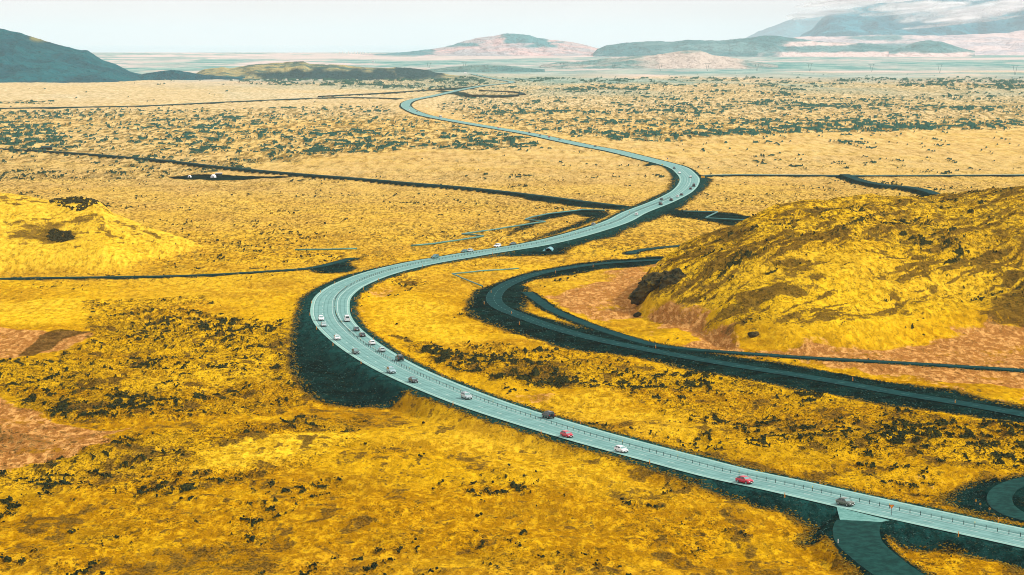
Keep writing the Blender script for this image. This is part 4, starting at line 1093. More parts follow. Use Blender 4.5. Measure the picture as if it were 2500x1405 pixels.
LUMPS = [(rp(1620, 668, 906), (7.5, 6, 6.0), 0.30), (rp(1596, 700, 896), (7.0, 6, 6.0), 0.45), (rp(1574, 722, 890), (5.5, 4, 3.6), 0.3),
         (rp(1645, 690, 900), (5.5, 5, 4.6), 0.3), (rp(1628, 646, 914), (5.2, 5.0, 4.4), 0.2), (rp(1655, 655, 915), (4.5, 4.5, 2.2), 0.1), (rp(1638, 622, 918), (1.5, 2, 1.0), 0.1), (rp(1608, 640, 908), (2.4, 3, 1.7), 0)]
o = crag('rock_outcrop', LUMPS, 5); tag(o, 'dark craggy rock outcrop at the left end of the mossy hill', 'rock')
for px, py, r, lab in [(1558, 768, 1.1, 'small dark boulder in orange grass just below the craggy outcrop'), (1838, 812, 1.3, 'lone mossy boulder low on the flank of the right hill'), (1560, 745, 1.4, 'brown boulder at the foot of the craggy rock outcrop')]:
    p = W(px, py); z = gz(p[0], p[1]); o = crag('boulder', [((p[0], p[1], z + r * 0.4), (r * 1.5, r * 1.3, r), 0.1)], int(px)); tag(o, lab, 'boulder')

# ------------------------------------------------------------------ vehicles
M_glass = mat('car_glass', (0.02, 0.05, 0.055), 0.08, 0, 0.8)
M_glass_l = mat('car_glass_painted_sky', (0.16, 0.30, 0.29), 0.08, 0, 0.8)  # paler base colour paints in the sky's reflection
M_tyre = mat('tyre_rubber', (0.012, 0.016, 0.016), 0.9)
M_rim = mat('wheel_rim', (0.42, 0.44, 0.45), 0.35, 0.7)
M_trim = mat('black_trim', (0.012, 0.018, 0.018), 0.6)
M_head = mat('headlight_lens', (0.75, 0.78, 0.78), 0.15, 0, 0.8)
M_tail = mat('tail_light_lens', (0.50, 0.01, 0.02), 0.3)
M_plate = mat('number_plate', (0.75, 0.76, 0.74), 0.5)
PAINT = {}
def paint(key, c, metal=0.0):
    if key not in PAINT:
        m = mat(key, c, 0.30, metal, 0.5)
        m.node_tree.nodes['Principled BSDF'].inputs['Coat Weight'].default_value = 0.5
        PAINT[key] = m
    return PAINT[key]
P_ = dict(white=paint('white_paint', (0.80, 0.82, 0.82)), silver=paint('silver_paint', (0.45, 0.53, 0.54), 0.3), red=paint('red_paint', (0.55, 0.008, 0.035)),
          black=paint('black_paint', (0.008, 0.016, 0.016)), grey=paint('dark_grey_paint', (0.035, 0.075, 0.075)), green=paint('dark_green_paint', (0.010, 0.050, 0.038)),
          olive=paint('olive_bronze_paint', (0.11, 0.14, 0.105), 0.3), blue=paint('pale_blue_silver_paint', (0.30, 0.46, 0.50), 0.2), teal=paint('teal_paint', (0.03, 0.15, 0.15)))
TYPES = {   # L, W, clearance, bonnet z, belt z, roof z, cowl y, roof front y, roof rear y, tail top y (belt), tail bottom y, hood nose z
    'hatch': dict(L=4.1, W=1.76, b=0.22, hood=0.90, belt=0.98, roof=1.48, cowl=0.95, rf=0.20, rr=-1.45, tb=-1.92, nose=0.70, wr=0.31, wx=1.25),
    'crossover': dict(L=4.35, W=1.84, b=0.26, hood=0.98, belt=1.06, roof=1.60, cowl=1.0, rf=0.25, rr=-1.05, tb=-2.02, nose=0.78, wr=0.35, wx=1.33),
    'suv': dict(L=4.7, W=1.90, b=0.30, hood=1.08, belt=1.16, roof=1.78, cowl=0.95, rf=0.30, rr=-1.95, tb=-2.25, nose=0.90, wr=0.38, wx=1.40),
    'jeep': dict(L=4.5, W=1.90, b=0.38, hood=1.15, belt=1.22, roof=1.90, cowl=0.85, rf=0.50, rr=-2.05, tb=-2.18, nose=1.0, wr=0.42, wx=1.35),
    'sedan': dict(L=4.6, W=1.80, b=0.20, hood=0.88, belt=0.96, roof=1.43, cowl=0.95, rf=0.15, rr=-1.10, tb=-1.75, nose=0.68, wr=0.32, wx=1.38),
    'van': dict(L=5.2, W=2.0, b=0.25, hood=1.15, belt=1.30, roof=2.25, cowl=1.75, rf=1.05, rr=-2.45, tb=-2.55, nose=0.90, wr=0.35, wx=1.65),
    'pickup': dict(L=5.3, W=1.95, b=0.40, hood=1.15, belt=1.20, roof=1.85, cowl=1.05, rf=0.45, rr=-0.85, tb=-1.05, nose=1.0, wr=0.42, wx=1.6),
    'bus': dict(L=11.0, W=2.5, b=0.35, hood=1.2, belt=1.35, roof=3.2, cowl=5.4, rf=5.2, rr=-5.3, tb=-5.42, nose=1.1, wr=0.5, wx=3.4),
}
def car_parts(T, pm, glass):
    D = TYPES[T]; L, Wd = D['L'], D['W']; h = Wd / 2; y0, y1 = -L / 2, L / 2; b, bt = D['b'], D['belt']
    out = []
    st = [(y0, b + .22, bt - .22, h - .10), (y0 + .10, b + .06, bt - .06, h - .03), (y0 + .45, b, bt, h), (0, b, bt, h), (D['cowl'], b, bt - .02, h), (D['cowl'] + .05, b, D['hood'] + .03, h - .01),
          ((D['cowl'] + y1) / 2, b, D['hood'], h - .02), (y1 - .28, b + .02, D['nose'] + .08, h - .07), (y1 - .06, b + .08, D['nose'] - .05, h - .16), (y1, b + .18, D['nose'] - .18, h - .24)]
    V = []; n = 8
    for (y, zb, zt, hh) in st:
        zm = zb + (zt - zb) * 0.55
        for (x, z) in ((-hh * .90, zb), (hh * .90, zb), (hh, zb + .10), (hh * 1.0, zm), (hh * .93, zt - .04), (hh * .82, zt), (-hh * .82, zt), (-hh * .93, zt - .04), (-hh, zm), (-hh, zb + .10)):
            V.append((x, y, z))
    n = 10; Fc = []
    for i in range(len(st) - 1):
        for k in range(n): Fc.append((i * n + k, i * n + (k + 1) % n, (i + 1) * n + (k + 1) % n, (i + 1) * n + k))
    Fc.append(tuple(range(n - 1, -1, -1))); Fc.append(tuple((len(st) - 1) * n + k for k in range(n)))
    mb = MB(); mb.add(V, Fc)
    # cabin: pillars and roof, glazed
    hb, hr = h * .90, h * .74
    c0, c1, r0, r1 = D['tb'], D['cowl'], D['rr'], D['rf']; zr = D['roof']; zb = bt - .05
    A = [(-hb, c0, zb), (hb, c0, zb), (hb, c1, zb), (-hb, c1, zb)]
    B = [(-hr, r0, zr - .05), (hr, r0, zr - .05), (hr, r1, zr - .06), (-hr, r1, zr - .06)]
    Cc = [(-hr * .86, r0 + .12, zr), (hr * .86, r0 + .12, zr), (hr * .86, r1 - .14, zr), (-hr * .86, r1 - .14, zr)]
    mb.add(A + B + Cc, [(0, 1, 5, 4), (1, 2, 6, 5), (2, 3, 7, 6), (3, 0, 4, 7), (4, 5, 9, 8), (5, 6, 10, 9), (6, 7, 11, 10), (7, 4, 8, 11), (8, 9, 10, 11)])
    if T == 'pickup':
        mb.box((0, -1.9, bt + .02), (Wd - .35, 1.4, .06))
    out.append(('body', mb, pm, None))
    def panel(name, q, ins=(0.10, 0.14), mt=glass, par='body'):
        q = [Vector(p) for p in q]; nrm = (q[1] - q[0]).cross(q[3] - q[0]).normalized()
        u0, u1, v0, v1 = ins[0], 1 - ins[0], ins[1], 1 - ins[1]
        def bl(u, v): return (q[0] * (1 - u) * (1 - v) + q[1] * u * (1 - v) + q[2] * u * v + q[3] * (1 - u) * v)
        a = [bl(u0, v0), bl(u1, v0), bl(u1, v1), bl(u0, v1)]
        V = [p + nrm * .012 for p in a] + [p - nrm * .01 for p in a]
        m_ = MB(); m_.add(V, [(0, 1, 2, 3), (7, 6, 5, 4), (0, 4, 5, 1), (1, 5, 6, 2), (2, 6, 7, 3), (3, 7, 4, 0)]); out.append((name, m_, mt, par))
    panel('windscreen', [A[2], A[3], B[3], B[2]], (0.07, 0.10))
    panel('rear_window', [A[0], A[1], B[1], B[0]], (0.10, 0.14), M_glass)
    for sgn in (0, 1):
        a0, a1, b0, b1 = (A[1], A[2], B[1], B[2]) if sgn else (A[3], A[0], B[3], B[0])
        if T == 'van':
            f = 0.42; a0, b0 = [tuple(np.array(p) * f + np.array(q) * (1 - f)) for p, q in ((a0, a1), (b0, b1))] if sgn else (a0, b0)
            if not sgn: a1, b1 = [tuple(np.array(q) * f + np.array(p) * (1 - f)) for p, q in ((a0, a1), (b0, b1))]
            panel('side_window', [a0, a1, b1, b0], (0.10, 0.14), M_glass)
        else:
            mid = lambda p, q, t_: tuple(np.array(p) * (1 - t_) + np.array(q) * t_)
            am, bm = mid(a0, a1, 0.52), mid(b0, b1, 0.52)
            panel('side_window', [a0, am, bm, b0], (0.10, 0.14), M_glass); panel('side_window', [am, a1, b1, bm], (0.05, 0.14), M_glass)
    for sy in (1, -1):
        for sx in (-1, 1):
            w1 = MB(); w1.tube([(sx * (h - .20), sy * D['wx'], D['wr']), (sx * (h + .015), sy * D['wx'], D['wr'])], D['wr'], 16); out.append(('wheel', w1, M_tyre, None))
            w2 = MB(); w2.tube([(sx * (h - .05), sy * D['wx'], D['wr']), (sx * (h + .028), sy * D['wx'], D['wr'])], D['wr'] * .62, 12); out.append(('rim', w2, M_rim, 'wheel'))
    for sx in (-1, 1):
        m_ = MB(); m_.box((sx * (h - .34), y1 - .10, D['nose'] - .10), (.34, .16, .15), rz=-sx * .25); out.append(('headlight', m_, M_head, None))
        m_ = MB(); m_.box((sx * (h - .20), y0 + .03, bt - .20), (.20, .12, .26)); out.append(('tail_light', m_, M_tail, None))
        m_ = MB(); m_.box((sx * (h + .10), D['cowl'] - .25, bt + .06), (.20, .10, .14)); out.append(('mirror', m_, pm, None))
    m_ = MB(); m_.box((0, y1 - .10, b + .18), (Wd - .5, .24, .16)); out.append(('bumper', m_, M_trim, None))
    m_ = MB(); m_.box((0, y0 + .08, b + .14), (Wd - .3, .24, .20)); out.append(('bumper', m_, M_trim, None))
    m_ = MB(); m_.box((0, y1 - .05, D['nose'] - .12), (Wd * .45, .10, .14)); out.append(('grille', m_, M_trim, None))
    m_ = MB(); m_.box((0, y1 + .035, b + .20), (.50, .03, .12)); out.append(('number_plate', m_, M_plate, None))
    m_ = MB(); m_.box((0, y0 - .02, bt - .30), (.50, .04, .12)); out.append(('number_plate', m_, M_plate, None))
    if T == 'jeep':
        m_ = MB(); m_.tube([(0, y0 - .02, bt - .1), (0, y0 - .26, bt - .1)], .36, 16); out.append(('spare_wheel', m_, M_tyre, None))
    if T in ('suv', 'jeep'):
        for sx in (-1, 1):
            m_ = MB(); m_.tube([(sx * h * .66, r0 + .2, zr + .05), (sx * h * .66, r1 - .2, zr + .05)], .03, 6); out.append(('roof_rail', m_, M_trim, None))
    return out

def make_car(T, col_, px, py, side_, label, detail, name='car', cat='car', glass=None):
    """side_: +1 going away from the viewer along the road, -1 coming towards"""
    g = W(px, py, 0.0)
    i = np.argmin(np.hypot(HWY[:, 0] - g[0], HWY[:, 1] - g[1]))
    a = math.atan2(TH_[i, 1], TH_[i, 0]) + (0 if side_ > 0 else math.pi)
    zz = float(hz(g[1])) + 0.02
    parts = car_parts(T, P_[col_], glass or (M_glass_l if detail else M_glass))
    if detail:
        root = empty(name, (g[0], g[1], zz), a - math.pi / 2); last = {}
        for (nm, mb, mt, par) in parts:
            p = last.get(par, root) if par else root
            last[nm] = mb.build(nm, mt, p, smooth=False)
    else:
        al = MB(); ms = []
        for (nm, mb, mt, par) in parts:
            if nm in ('rim', 'mirror', 'number_plate', 'grille'): continue
            if mt not in ms: ms.append(mt)
            k = ms.index(mt); al.add(mb.v, mb.f, k)
        root = obj(name, al.v, al.f, ms, None, False, al.mi)
        root.location = (g[0], g[1], zz); root.rotation_euler = (0, 0, a - math.pi / 2)
    tag(root, label, cat, 'vehicles driving on the highway')
    return root

CARS = [
 ('crossover', 'olive', 2064, 1234, -1, 'olive bronze crossover nearest the pale gravel exit apron', 1),
 ('crossover', 'red', 1818, 1180, -1, 'deep red crossover driving alone, larger of the two red cars', 1),
 ('hatch', 'white', 1517, 1104, -1, 'white hatchback driving between the two red cars', 1),
 ('hatch', 'red', 1384, 1067, -1, 'small bright red hatchback beside the black off-roader', 1),
 ('jeep', 'black', 1338, 1021, 1, 'black off-roader with spare wheel across the barrier from the small red hatchback', 1),
 ('suv', 'silver', 1139, 974, -1, 'silver off-road car coming down the long straight before the red hatchback', 1),
 ('crossover', 'black', 1009, 934, -1, 'black car with pale lights behind the silver off-road car', 1),
 ('suv', 'blue', 955, 911, -1, 'pale blue silver car coming out of the big bend', 1),
 ('jeep', 'green', 975, 881, 1, 'dark green boxy off-roader driving away into the big bend', 1),
 ('hatch', 'silver', 932, 859, 1, 'silver white hatchback just ahead of the dark green off-roader', 1),
 ('hatch', 'white', 908, 842, 1, 'white hatchback with dark rear window in the bend queue', 1),
 ('sedan', 'black', 884, 822, 1, 'black car showing red tail lights in the bend queue', 1),
 ('sedan', 'grey', 870, 808, 1, 'dark grey saloon right behind the white van', 1),
 ('van', 'white', 847, 785, 1, 'tall white van with two rear windows leading the bend queue', 1),
 ('crossover', 'grey', 868, 864, -1, 'dark grey car facing the viewer on the outer side of the bend', 1),
 ('crossover', 'white', 823, 830, -1, 'white crossover facing the viewer between orange verge posts in the bend', 1),
 ('sedan', 'silver', 790, 797, -1, 'low silver saloon right ahead of a white car in the bend', 1),
 ('suv', 'white', 784, 783, -1, 'white car facing the viewer at the far left of the bend', 1),
 ('suv', 'teal', 1062, 631, -1, 'dark teal car entering the big bend from the far side', 1),
 ('hatch', 'teal', 1133, 617, -1, 'teal car nearly touching the silver car on the far straight', 0),
 ('crossover', 'silver', 1147, 615.5, -1, 'silver car close behind the teal one on the far straight', 0),
 ('suv', 'white', 1214, 604, -1, 'white van-like car above the culvert stretch of highway', 0),
 ('sedan', 'grey', 1252, 598.5, -1, 'grey saloon behind the white van-like car', 0),
 ('sedan', 'grey', 1448, 550.5, -1, 'lone grey car left of the pipeline crossing', 0),
 ('hatch', 'white', 1554, 526, 1, 'lone white car by the gravel junction', 0),
 ('suv', 'black', 1613, 501, 1, 'black car at the lower end of the second bend group', 0),
 ('sedan', 'black', 1615, 489, -1, 'dark saloon on the inner lane opposite a black car', 0),
 ('suv', 'black', 1639, 491, 1, 'black car right behind a white one in the second bend', 0),
 ('hatch', 'white', 1654, 482, 1, 'white car between two black ones in the second bend', 0),
 ('sedan', 'black', 1664, 477.5, 1, 'low black saloon ahead of the white car in the second bend', 0),
 ('hatch', 'black', 1686, 463, 1, 'small black car below the dark box van', 0),
 ('van', 'black', 1694, 456, 1, 'dark box van on the outer lane below the yellow direction board', 0),
 ('hatch', 'white', 1686, 434, 1, 'white car at the apex of the second bend', 0),
 ('hatch', 'white', 1659, 424, -1, 'white and dark car on the inner lane at the second bend', 0),
 ('suv', 'grey', 1646, 413, -1, 'dark grey car leaving the straight above the second bend', 0),
 ('sedan', 'black', 1453, 359, -1, 'small dark car on the long distant straight, nearest one there', 0),
 ('sedan', 'grey', 1366, 343, -1, 'tiny grey car on the distant straight next to a red one', 0),
 ('hatch', 'red', 1340, 337, 1, 'tiny red car following the grey one on the distant straight', 0),
 ('sedan', 'teal', 1318, 332.5, 1, 'tiny teal car between red and black ones', 0),
 ('suv', 'black', 1292, 326.5, 1, 'tiny black car in the middle of the distant straight', 0),
 ('hatch', 'red', 1217, 314.5, -1, 'tiny red car alone far along the distant straight', 0),
 ('bus', 'white', 1075, 290.5, 1, 'long white coach at the start of the distant straight', 0),
 ('sedan', 'black', 1018, 276, -1, 'tiny black car leaving the third bend', 0),
 ('hatch', 'white', 999, 271.5, -1, 'tiny white car inside the third bend', 0),
 ('sedan', 'black', 1001, 263.5, 1, 'tiny dark car on the right lane of the third bend', 0),
]
for T, c_, px, py, sd_, lab, det in CARS:
    nm = {'van': 'van', 'bus': 'coach', 'jeep': 'off_road_car'}.get(T, 'car')
    make_car(T, c_, px, py, sd_, lab, det, nm, {'van': 'van', 'bus': 'coach'}.get(T, 'car'))

# ------------------------------------------------------------------ cable barrier between the lanes
M_post = mat('barrier_post_steel', (0.020, 0.060, 0.055), 0.6)
M_cable = mat('barrier_cable', (0.030, 0.080, 0.075), 0.6)
M_cap = mat('yellow_marker', (0.80, 0.70, 0.22), 0.5)
bar = empty('cable_barrier', hw(arc_of(2500, 1314), 0.5), 0)
tag(bar, 'cable barrier of thin dark posts dividing the highway lanes', 'barrier')
bl = np.array(bar.location)
pm_ = MB(); pm_.box((0, 0, .40), (.12, .12, .86)); pm_.box((0, 0, .10), (.16, .16, .10))
s_, k_ = arc_of(2700, 1360), 0
rest = MB(); s_end = arc_of(1640, 482); mesh0 = None
cab = [MB() for _ in range(3)]
while s_ < s_end:
    p = np.array(hw(s_, float(BOFF(s_)))) - bl
    if k_ < 100:
        if mesh0 is None:
            o = pm_.build('post', M_post, bar); mesh0 = o
        else:
            o = mesh0.copy(); col.objects.link(o); o.parent = bar
        o.location = tuple(p)
    else:
        rest.box((p[0], p[1], p[2] + .40), (.14, .14, .86))
    if k_ % 8 == 4:
        c = MB(); c.box((0, 0, .95), (.14, .14, .34)); oc = c.build('marker', M_cap, bar); oc.location = tuple(p)
    s_ += 3.0; k_ += 1
o = rest.build('post', M_post, bar); o['kind'] = 'stuff'
ss = np.arange(arc_of(2700, 1360), s_end, 3.0)
for j, hgt in enumerate((.48, .62, .76)):
    mbc = MB(); mbc.tube([tuple(np.array(hw(a, float(BOFF(a)) + .09)) - bl + np.array((0, 0, hgt))) for a in ss], .022, 4)
    mbc.build('cable', M_cable, bar)

# ------------------------------------------------------------------ verge marker posts
ORD = ['first', 'second', 'third', 'fourth', 'fifth', 'sixth', 'seventh', 'eighth', 'ninth', 'tenth', 'eleventh', 'twelfth', 'thirteenth', 'fourteenth', 'fifteenth', 'sixteenth', 'seventeenth', 'eighteenth', 'nineteenth', 'twentieth']
M_orange = mat('orange_marker', (0.85, 0.32, 0.03), 0.5)
M_refl = mat('reflector_strip', (0.85, 0.72, 0.45), 0.3)
def make_delin():
    r = empty('marker_post')
    a = MB(); a.box((0, 0, .50), (.24, .10, 1.20), taper=.75); a.build('stake', M_orange, r)
    b_ = MB(); b_.box((0, -.065, .92), (.13, .03, .22)); b_.build('reflector', M_refl, r)
    return r
proto = make_delin(); used = [False]
def delin(px, py, z, label, group, yaw=0.0):
    o = proto if not used[0] else copy_tree(proto); used[0] = True
    p = W(px, py, z)
    if z is None: p[2] = gz(p[0], p[1])
    o.location = tuple(p); o.rotation_euler = (0, 0, yaw)
    tag(o, label, 'marker post', group)
def nudge(px, py, off):
    """keep a verge post just outside the asphalt edge"""
    return px, py
LOWER = [(2340, 1311), (1916, 1215), (1586, 1134), (1321, 1060), (1106, 990), (881.5, 889), (813, 845), (773, 805), (756.5, 771), (760.5, 742), (783, 716), (817.5, 694), (862, 674), (919, 656), (1045, 631), (1282, 590.5), (1331, 580.5), (1378, 569), (1421, 557), (1502, 532), (1537, 520), (1572, 503)]
UPPER = [(2438, 1276), (2002, 1184), (1417, 1036), (1079, 921), (980, 872), (911, 832), (858.5, 761), (865, 732), (887.5, 708), (924, 686), (1032, 652), (1118, 636), (1202, 622)]
for i, (x_, y_) in enumerate(LOWER):
    delin(x_, y_, -0.15, '%s orange marker post on the outer verge, counting up from the bottom right corner' % ORD[i] if i < 20 else ('second last' if i == 20 else 'last') + ' orange marker post on the outer verge towards the second bend', 'orange marker posts along the highway')
for i, (x_, y_) in enumerate(UPPER):
    delin(x_, y_, -0.15, '%s orange marker post on the inner verge, counting up from the bottom right corner' % ORD[i], 'orange marker posts along the highway')
SIDEP = [(2332, 986), (2082, 930), (1601, 850), (1268, 793), (1249, 767), (1182, 743), (1199, 716), (1287, 694), (1356, 667), (1448, 652)]
for i, (x_, y_) in enumerate(SIDEP):
    delin(x_, y_, -0.75, '%s orange marker post along the dark side road, starting from its right end' % ORD[i], 'marker posts along the side road')

# ------------------------------------------------------------------ signs
M_pole = mat('sign_pole', (0.10, 0.12, 0.12), 0.5, 0.4)
M_red = mat('sign_red', (0.75, 0.06, 0.03), 0.5)
M_yel = mat('sign_yellow', (0.90, 0.42, 0.02), 0.5)
M_white = mat('white_painted', (0.80, 0.80, 0.78), 0.5)
def tri(mb, c, r, th, up=True):
    s = 1 if up else -1; V = []
    for y in (-th / 2, th / 2):
        for k in range(3):
            a = math.pi / 2 * s + k * 2 * math.pi / 3; V.append((c[0] + r * math.cos(a), c[1] + y, c[2] + r * math.sin(a)))
    mb.add(V, [(0, 1, 2), (5, 4, 3), (0, 3, 4, 1), (1, 4, 5, 2), (2, 5, 3, 0)])
def sign_base(name, px, py, h, label, cat='road sign', yaw=0.0, z=None):
    p = W(px, py, z); 
    if z is None: p[2] = gz(p[0], p[1])
    r = empty(name, tuple(p), yaw); tag(r, label, cat)
    m_ = MB(); m_.tube([(0, .04, -.3), (0, .04, h)], .05, 8); m_.build('pole', M_pole, r)
    return r
r = sign_base('give_way_sign', 2176, 1285, 2.3, 'orange inverted triangle sign on a thin pole beside the highway exit', yaw=-0.2)
m_ = MB(); tri(m_, (0, -.03, 2.1), .62, .04, False); pnl = m_.build('panel', M_red, r)
m_ = MB(); tri(m_, (0, -.065, 2.1), .36, .02, False); m_.build('sign_face', M_yel, pnl)
for px, py, lab in [(2382, 1240, 'orange bend marker sign furthest from the highway on the dark gravel yard'), (2393, 1249, 'orange bend marker sign in the middle of three on the dark gravel yard'), (2415.5, 1262, 'orange bend marker sign nearest the highway on the dark gravel yard')]:
    r = sign_base('bend_marker_sign', px, py, 1.5, lab, yaw=-0.4); r['group'] = 'bend marker signs on the gravel yard'
    m_ = MB(); m_.box((0, -.03, 1.25), (.34, .05, .42)); pnl = m_.build('panel', M_yel, r)
    m_ = MB(); m_.add([(-.12, -.07, 1.40), (.0, -.07, 1.40), (.12, -.07, 1.25), (.0, -.07, 1.10), (-.12, -.07, 1.10), (0, -.07, 1.25)], [(5, 0, 1, 2), (4, 5, 2, 3)]); m_.build('chevron', M_trim, pnl)
r = sign_base('post', 2045.8, 1352, 0.5, 'short white post at the edge of the curved gravel exit', 'post')
m_ = MB(); m_.box((0, 0, .55), (.20, .14, .9), taper=.8); m_.build('stake', M_white, r)
r = sign_base('direction_sign', 1716, 442, 1.0, 'yellow direction board at the mouth of the straight gravel road'); 
m_ = MB(); m_.box((0, -.03, 2.0), (2.9, .08, 1.5)); m_.build('panel', M_yel, r)
m_ = MB(); m_.tube([(1.1, .06, -.2), (1.1, .06, 2.0)], .06, 6); m_.tube([(-1.1, .06, -.2), (-1.1, .06, 2.0)], .06, 6); m_.build('pole', M_pole, r)
r = sign_base('warning_sign', 1417, 516, 1.0, 'red warning triangle by the pipeline beside the gravel junction')
m_ = MB(); tri(m_, (0, -.03, 1.3), .85, .05, True); pnl = m_.build('panel', M_red, r)
m_ = MB(); tri(m_, (0, -.07, 1.25), .38, .02, True); m_.build('sign_face', mat('sign_pink', (0.75, 0.25, 0.22), 0.5), pnl)
r = sign_base('road_sign', 1630, 394, 2.2, 'small blue sign on a pole above the highway before the second bend', z=-0.3)
m_ = MB(); m_.box((0, -.03, 2.3), (.9, .06, .9)); m_.build('panel', mat('sign_blue', (0.05, 0.12, 0.35), 0.5), r)
r = sign_base('road_sign', 1617, 408, 1.6, 'pale yellow sign under the highway just before the second bend', z=-0.5)
m_ = MB(); m_.box((0, -.03, 1.9), (1.4, .06, .8)); m_.build('panel', M_cap, r)
# lamp posts at the junction
for i, (px, py, h, lab) in enumerate([(1702, 422, 5.5, 'thin lamp post above the outer edge of the second bend'), (1720.5, 433, 6.5, 'taller lamp post beside the yellow direction board'), (1643, 436, 6, 'lamp post on the inner side of the second bend')]):
    r = sign_base('lamp_post', px, py, h, lab, 'lamp post', z=-0.3); r['group'] = 'lamp posts at the junction'
    m_ = MB(); m_.tube([(0, .04, h), (.9, .04, h + .25)], .05, 6); m_.build('arm', M_pole, r)
    m_ = MB(); m_.box((1.0, .04, h + .24), (.55, .2, .10)); m_.build('lamp_head', M_pole, r)

# ------------------------------------------------------------------ pipelines on the plain
M_pipe = mat('pipeline_cladding', (0.055, 0.21, 0.19), 0.45, 0.3, 0.4, 0.15, 0.2)
def pipeline(P, r_, label, zc=0.75):
    Q = onto(P); 
    Q[:, 2] = [gz(a, b) for a, b in Q[:, :2]]
    root = empty('pipeline', tuple(Q[0])); tag(root, label, 'pipeline', 'hot water pipelines')
    base = Q[0].copy(); D_ = []
    for a, b in zip(Q[:-1], Q[1:]):
        n_ = max(2, int(np.linalg.norm(b - a) / 8)); D_ += [a + (b - a) * k / n_ for k in range(n_)]
    D_.append(Q[-1]); D_ = np.array(D_)
    zs_ = np.array([gz(a, b) for a, b in D_[:, :2]]); 
    zs_ = np.convolve(np.pad(zs_, 3, 'edge'), np.ones(7) / 7, 'valid'); zs_ = np.maximum(zs_, np.array([gz(a, b) for a, b in D_[:, :2]]) - .3)
    D_[:, 2] = zs_ + zc
    m_ = MB(); m_.tube([tuple(p - base) for p in D_], r_, 10); m_.build('pipe', M_pipe, root, smooth=True)
    for p in D_[2::4]:
        s_ = MB(); s_.box((0, 0, -zc / 2 - .2), (.5, .5, zc + .2)); o = s_.build('support', M_trim, root); o.location = tuple(p - base)
pipeline([(1004, 605), (1060, 599), (1120, 591), (1180, 582), (1128, 576), (1180, 568), (1250, 557), (1331, 544.5), (1282, 539), (1300, 533), (1340, 525.5), (1400, 518), (1420, 516), (1476, 517.5)], 0.42, 'long zigzag pipeline left of the highway ending at the gravel junction')
pipeline([(1668, 519), (1752, 521.5), (1722, 536), (1790, 539), (1850, 541), (1880, 543)], 0.42, 'zigzag pipeline on the right running behind the mossy hill')
pipeline([(720, 612.5), (800, 612), (872, 610.5)], 0.40, 'short straight pipeline lying right of the yellow hill')
pipeline([(1266, 659), (1180, 666), (1104, 673.5), (1140, 689), (1178, 703)], 0.30, 'thin bent pipeline between the highway and the dark side road')

# ------------------------------------------------------------------ culvert through the embankment
p = W(1338, 620, -2.2); r = empty('culvert', tuple(p), R(-8)); tag(r, 'pale blue corrugated culvert mouth in the dark highway embankment', 'culvert')
M_cul = mat('galvanised_corrugated', (0.16, 0.42, 0.46), 0.45, 0.3, 0.4, 0.2, 1.5)
V = []; n = 18; ringsN = 14
for i in range(ringsN):
    y = i * .7; rr = 1.55 + (.06 if i % 2 else 0)
    for q in range(n + 1):
        A = math.pi * (-0.12 + 1.24 * q / n); V.append((rr * math.cos(A), y + (1.1 * (math.sin(A)) if i == 0 else 0), 1.0 + rr * math.sin(A)))
Fc = [(i * (n + 1) + q, i * (n + 1) + q + 1, (i + 1) * (n + 1) + q + 1, (i + 1) * (n + 1) + q) for i in range(ringsN - 1) for q in range(n)]
o = obj('pipe_lining', V, Fc, M_cul, r, True)
mdf = o.modifiers.new('thickness', 'SOLIDIFY'); mdf.thickness = 0.12
m_ = MB()
for sx in (-1, 1):
    V = [(sx * 1.6, .3, -.2), (sx * 3.2, -1.6, -.2), (sx * 3.2, -1.6, .4), (sx * 1.6, .3, 2.4)]
    V2 = [(a + sx * .2, b + .2, c) for a, b, c in V]
    m_.add(V + V2, [(0, 1, 2, 3), (7, 6, 5, 4), (0, 4, 5, 1), (1, 5, 6, 2), (2, 6, 7, 3), (3, 7, 4, 0)])
m_.build('wing_wall', M_cul, r)
m_ = MB(); m_.box((0, 9.2, 1.0), (3.3, .2, 3.4)); m_.build('dark_backing', M_trim, r)  # added black sheet stands in for the shade deep inside the pipe

# ------------------------------------------------------------------ small buildings
def dome(px, py, r_, label):
    p = W(px, py); p[2] = gz(p[0], p[1]); root = empty('dome_hut', tuple(p)); tag(root, label, 'dome', 'white domes on the dark yard')
    V = [(0, 0, r_ * 1.15)]; nu, nv = 20, 7
    for a in range(1, nv + 1):
        ph = math.pi / 2 * a / nv
        for q in range(nu): V.append((r_ * math.sin(ph) * math.cos(q * 2 * math.pi / nu), r_ * math.sin(ph) * math.sin(q * 2 * math.pi / nu), r_ * 1.15 * math.cos(ph)))
    for q in range(nu): V.append((r_ * math.cos(q * 2 * math.pi / nu), r_ * math.sin(q * 2 * math.pi / nu), -.4))
    Fc = [(0, 1 + q, 1 + (q + 1) % nu) for q in range(nu)] + [(1 + a * nu + q, 1 + (a + 1) * nu + q, 1 + (a + 1) * nu + (q + 1) % nu, 1 + a * nu + (q + 1) % nu) for a in range(nv) for q in range(nu)]
    obj('shell', V, Fc, M_white, root, True)
    m_ = MB(); m_.box((.1, -r_ + .12, .55), (.7, .35, 1.1)); m_.build('door', M_trim, root)
dome(463, 433.5, 1.5, 'smaller white dome standing alone on the dark yard')
dome(521, 434, 2.25, 'larger white dome in front of the flat hut')
p = W(534, 431); p[2] = gz(p[0], p[1]); root = empty('hut', tuple(p), 0.12); tag(root, 'flat dark hut with white roof behind the larger dome', 'hut')
m_ = MB(); m_.box((0, 0, 1.1), (5.2, 4.0, 2.4)); m_.build('wall', M_post, root)
m_ = MB(); m_.box((0, 0, 2.45), (5.8, 4.6, .28)); m_.build('roof', M_white, root)
m_ = MB(); m_.box((-1.2, -2.02, .95), (.9, .08, 1.9)); m_.build('door', M_trim, root)
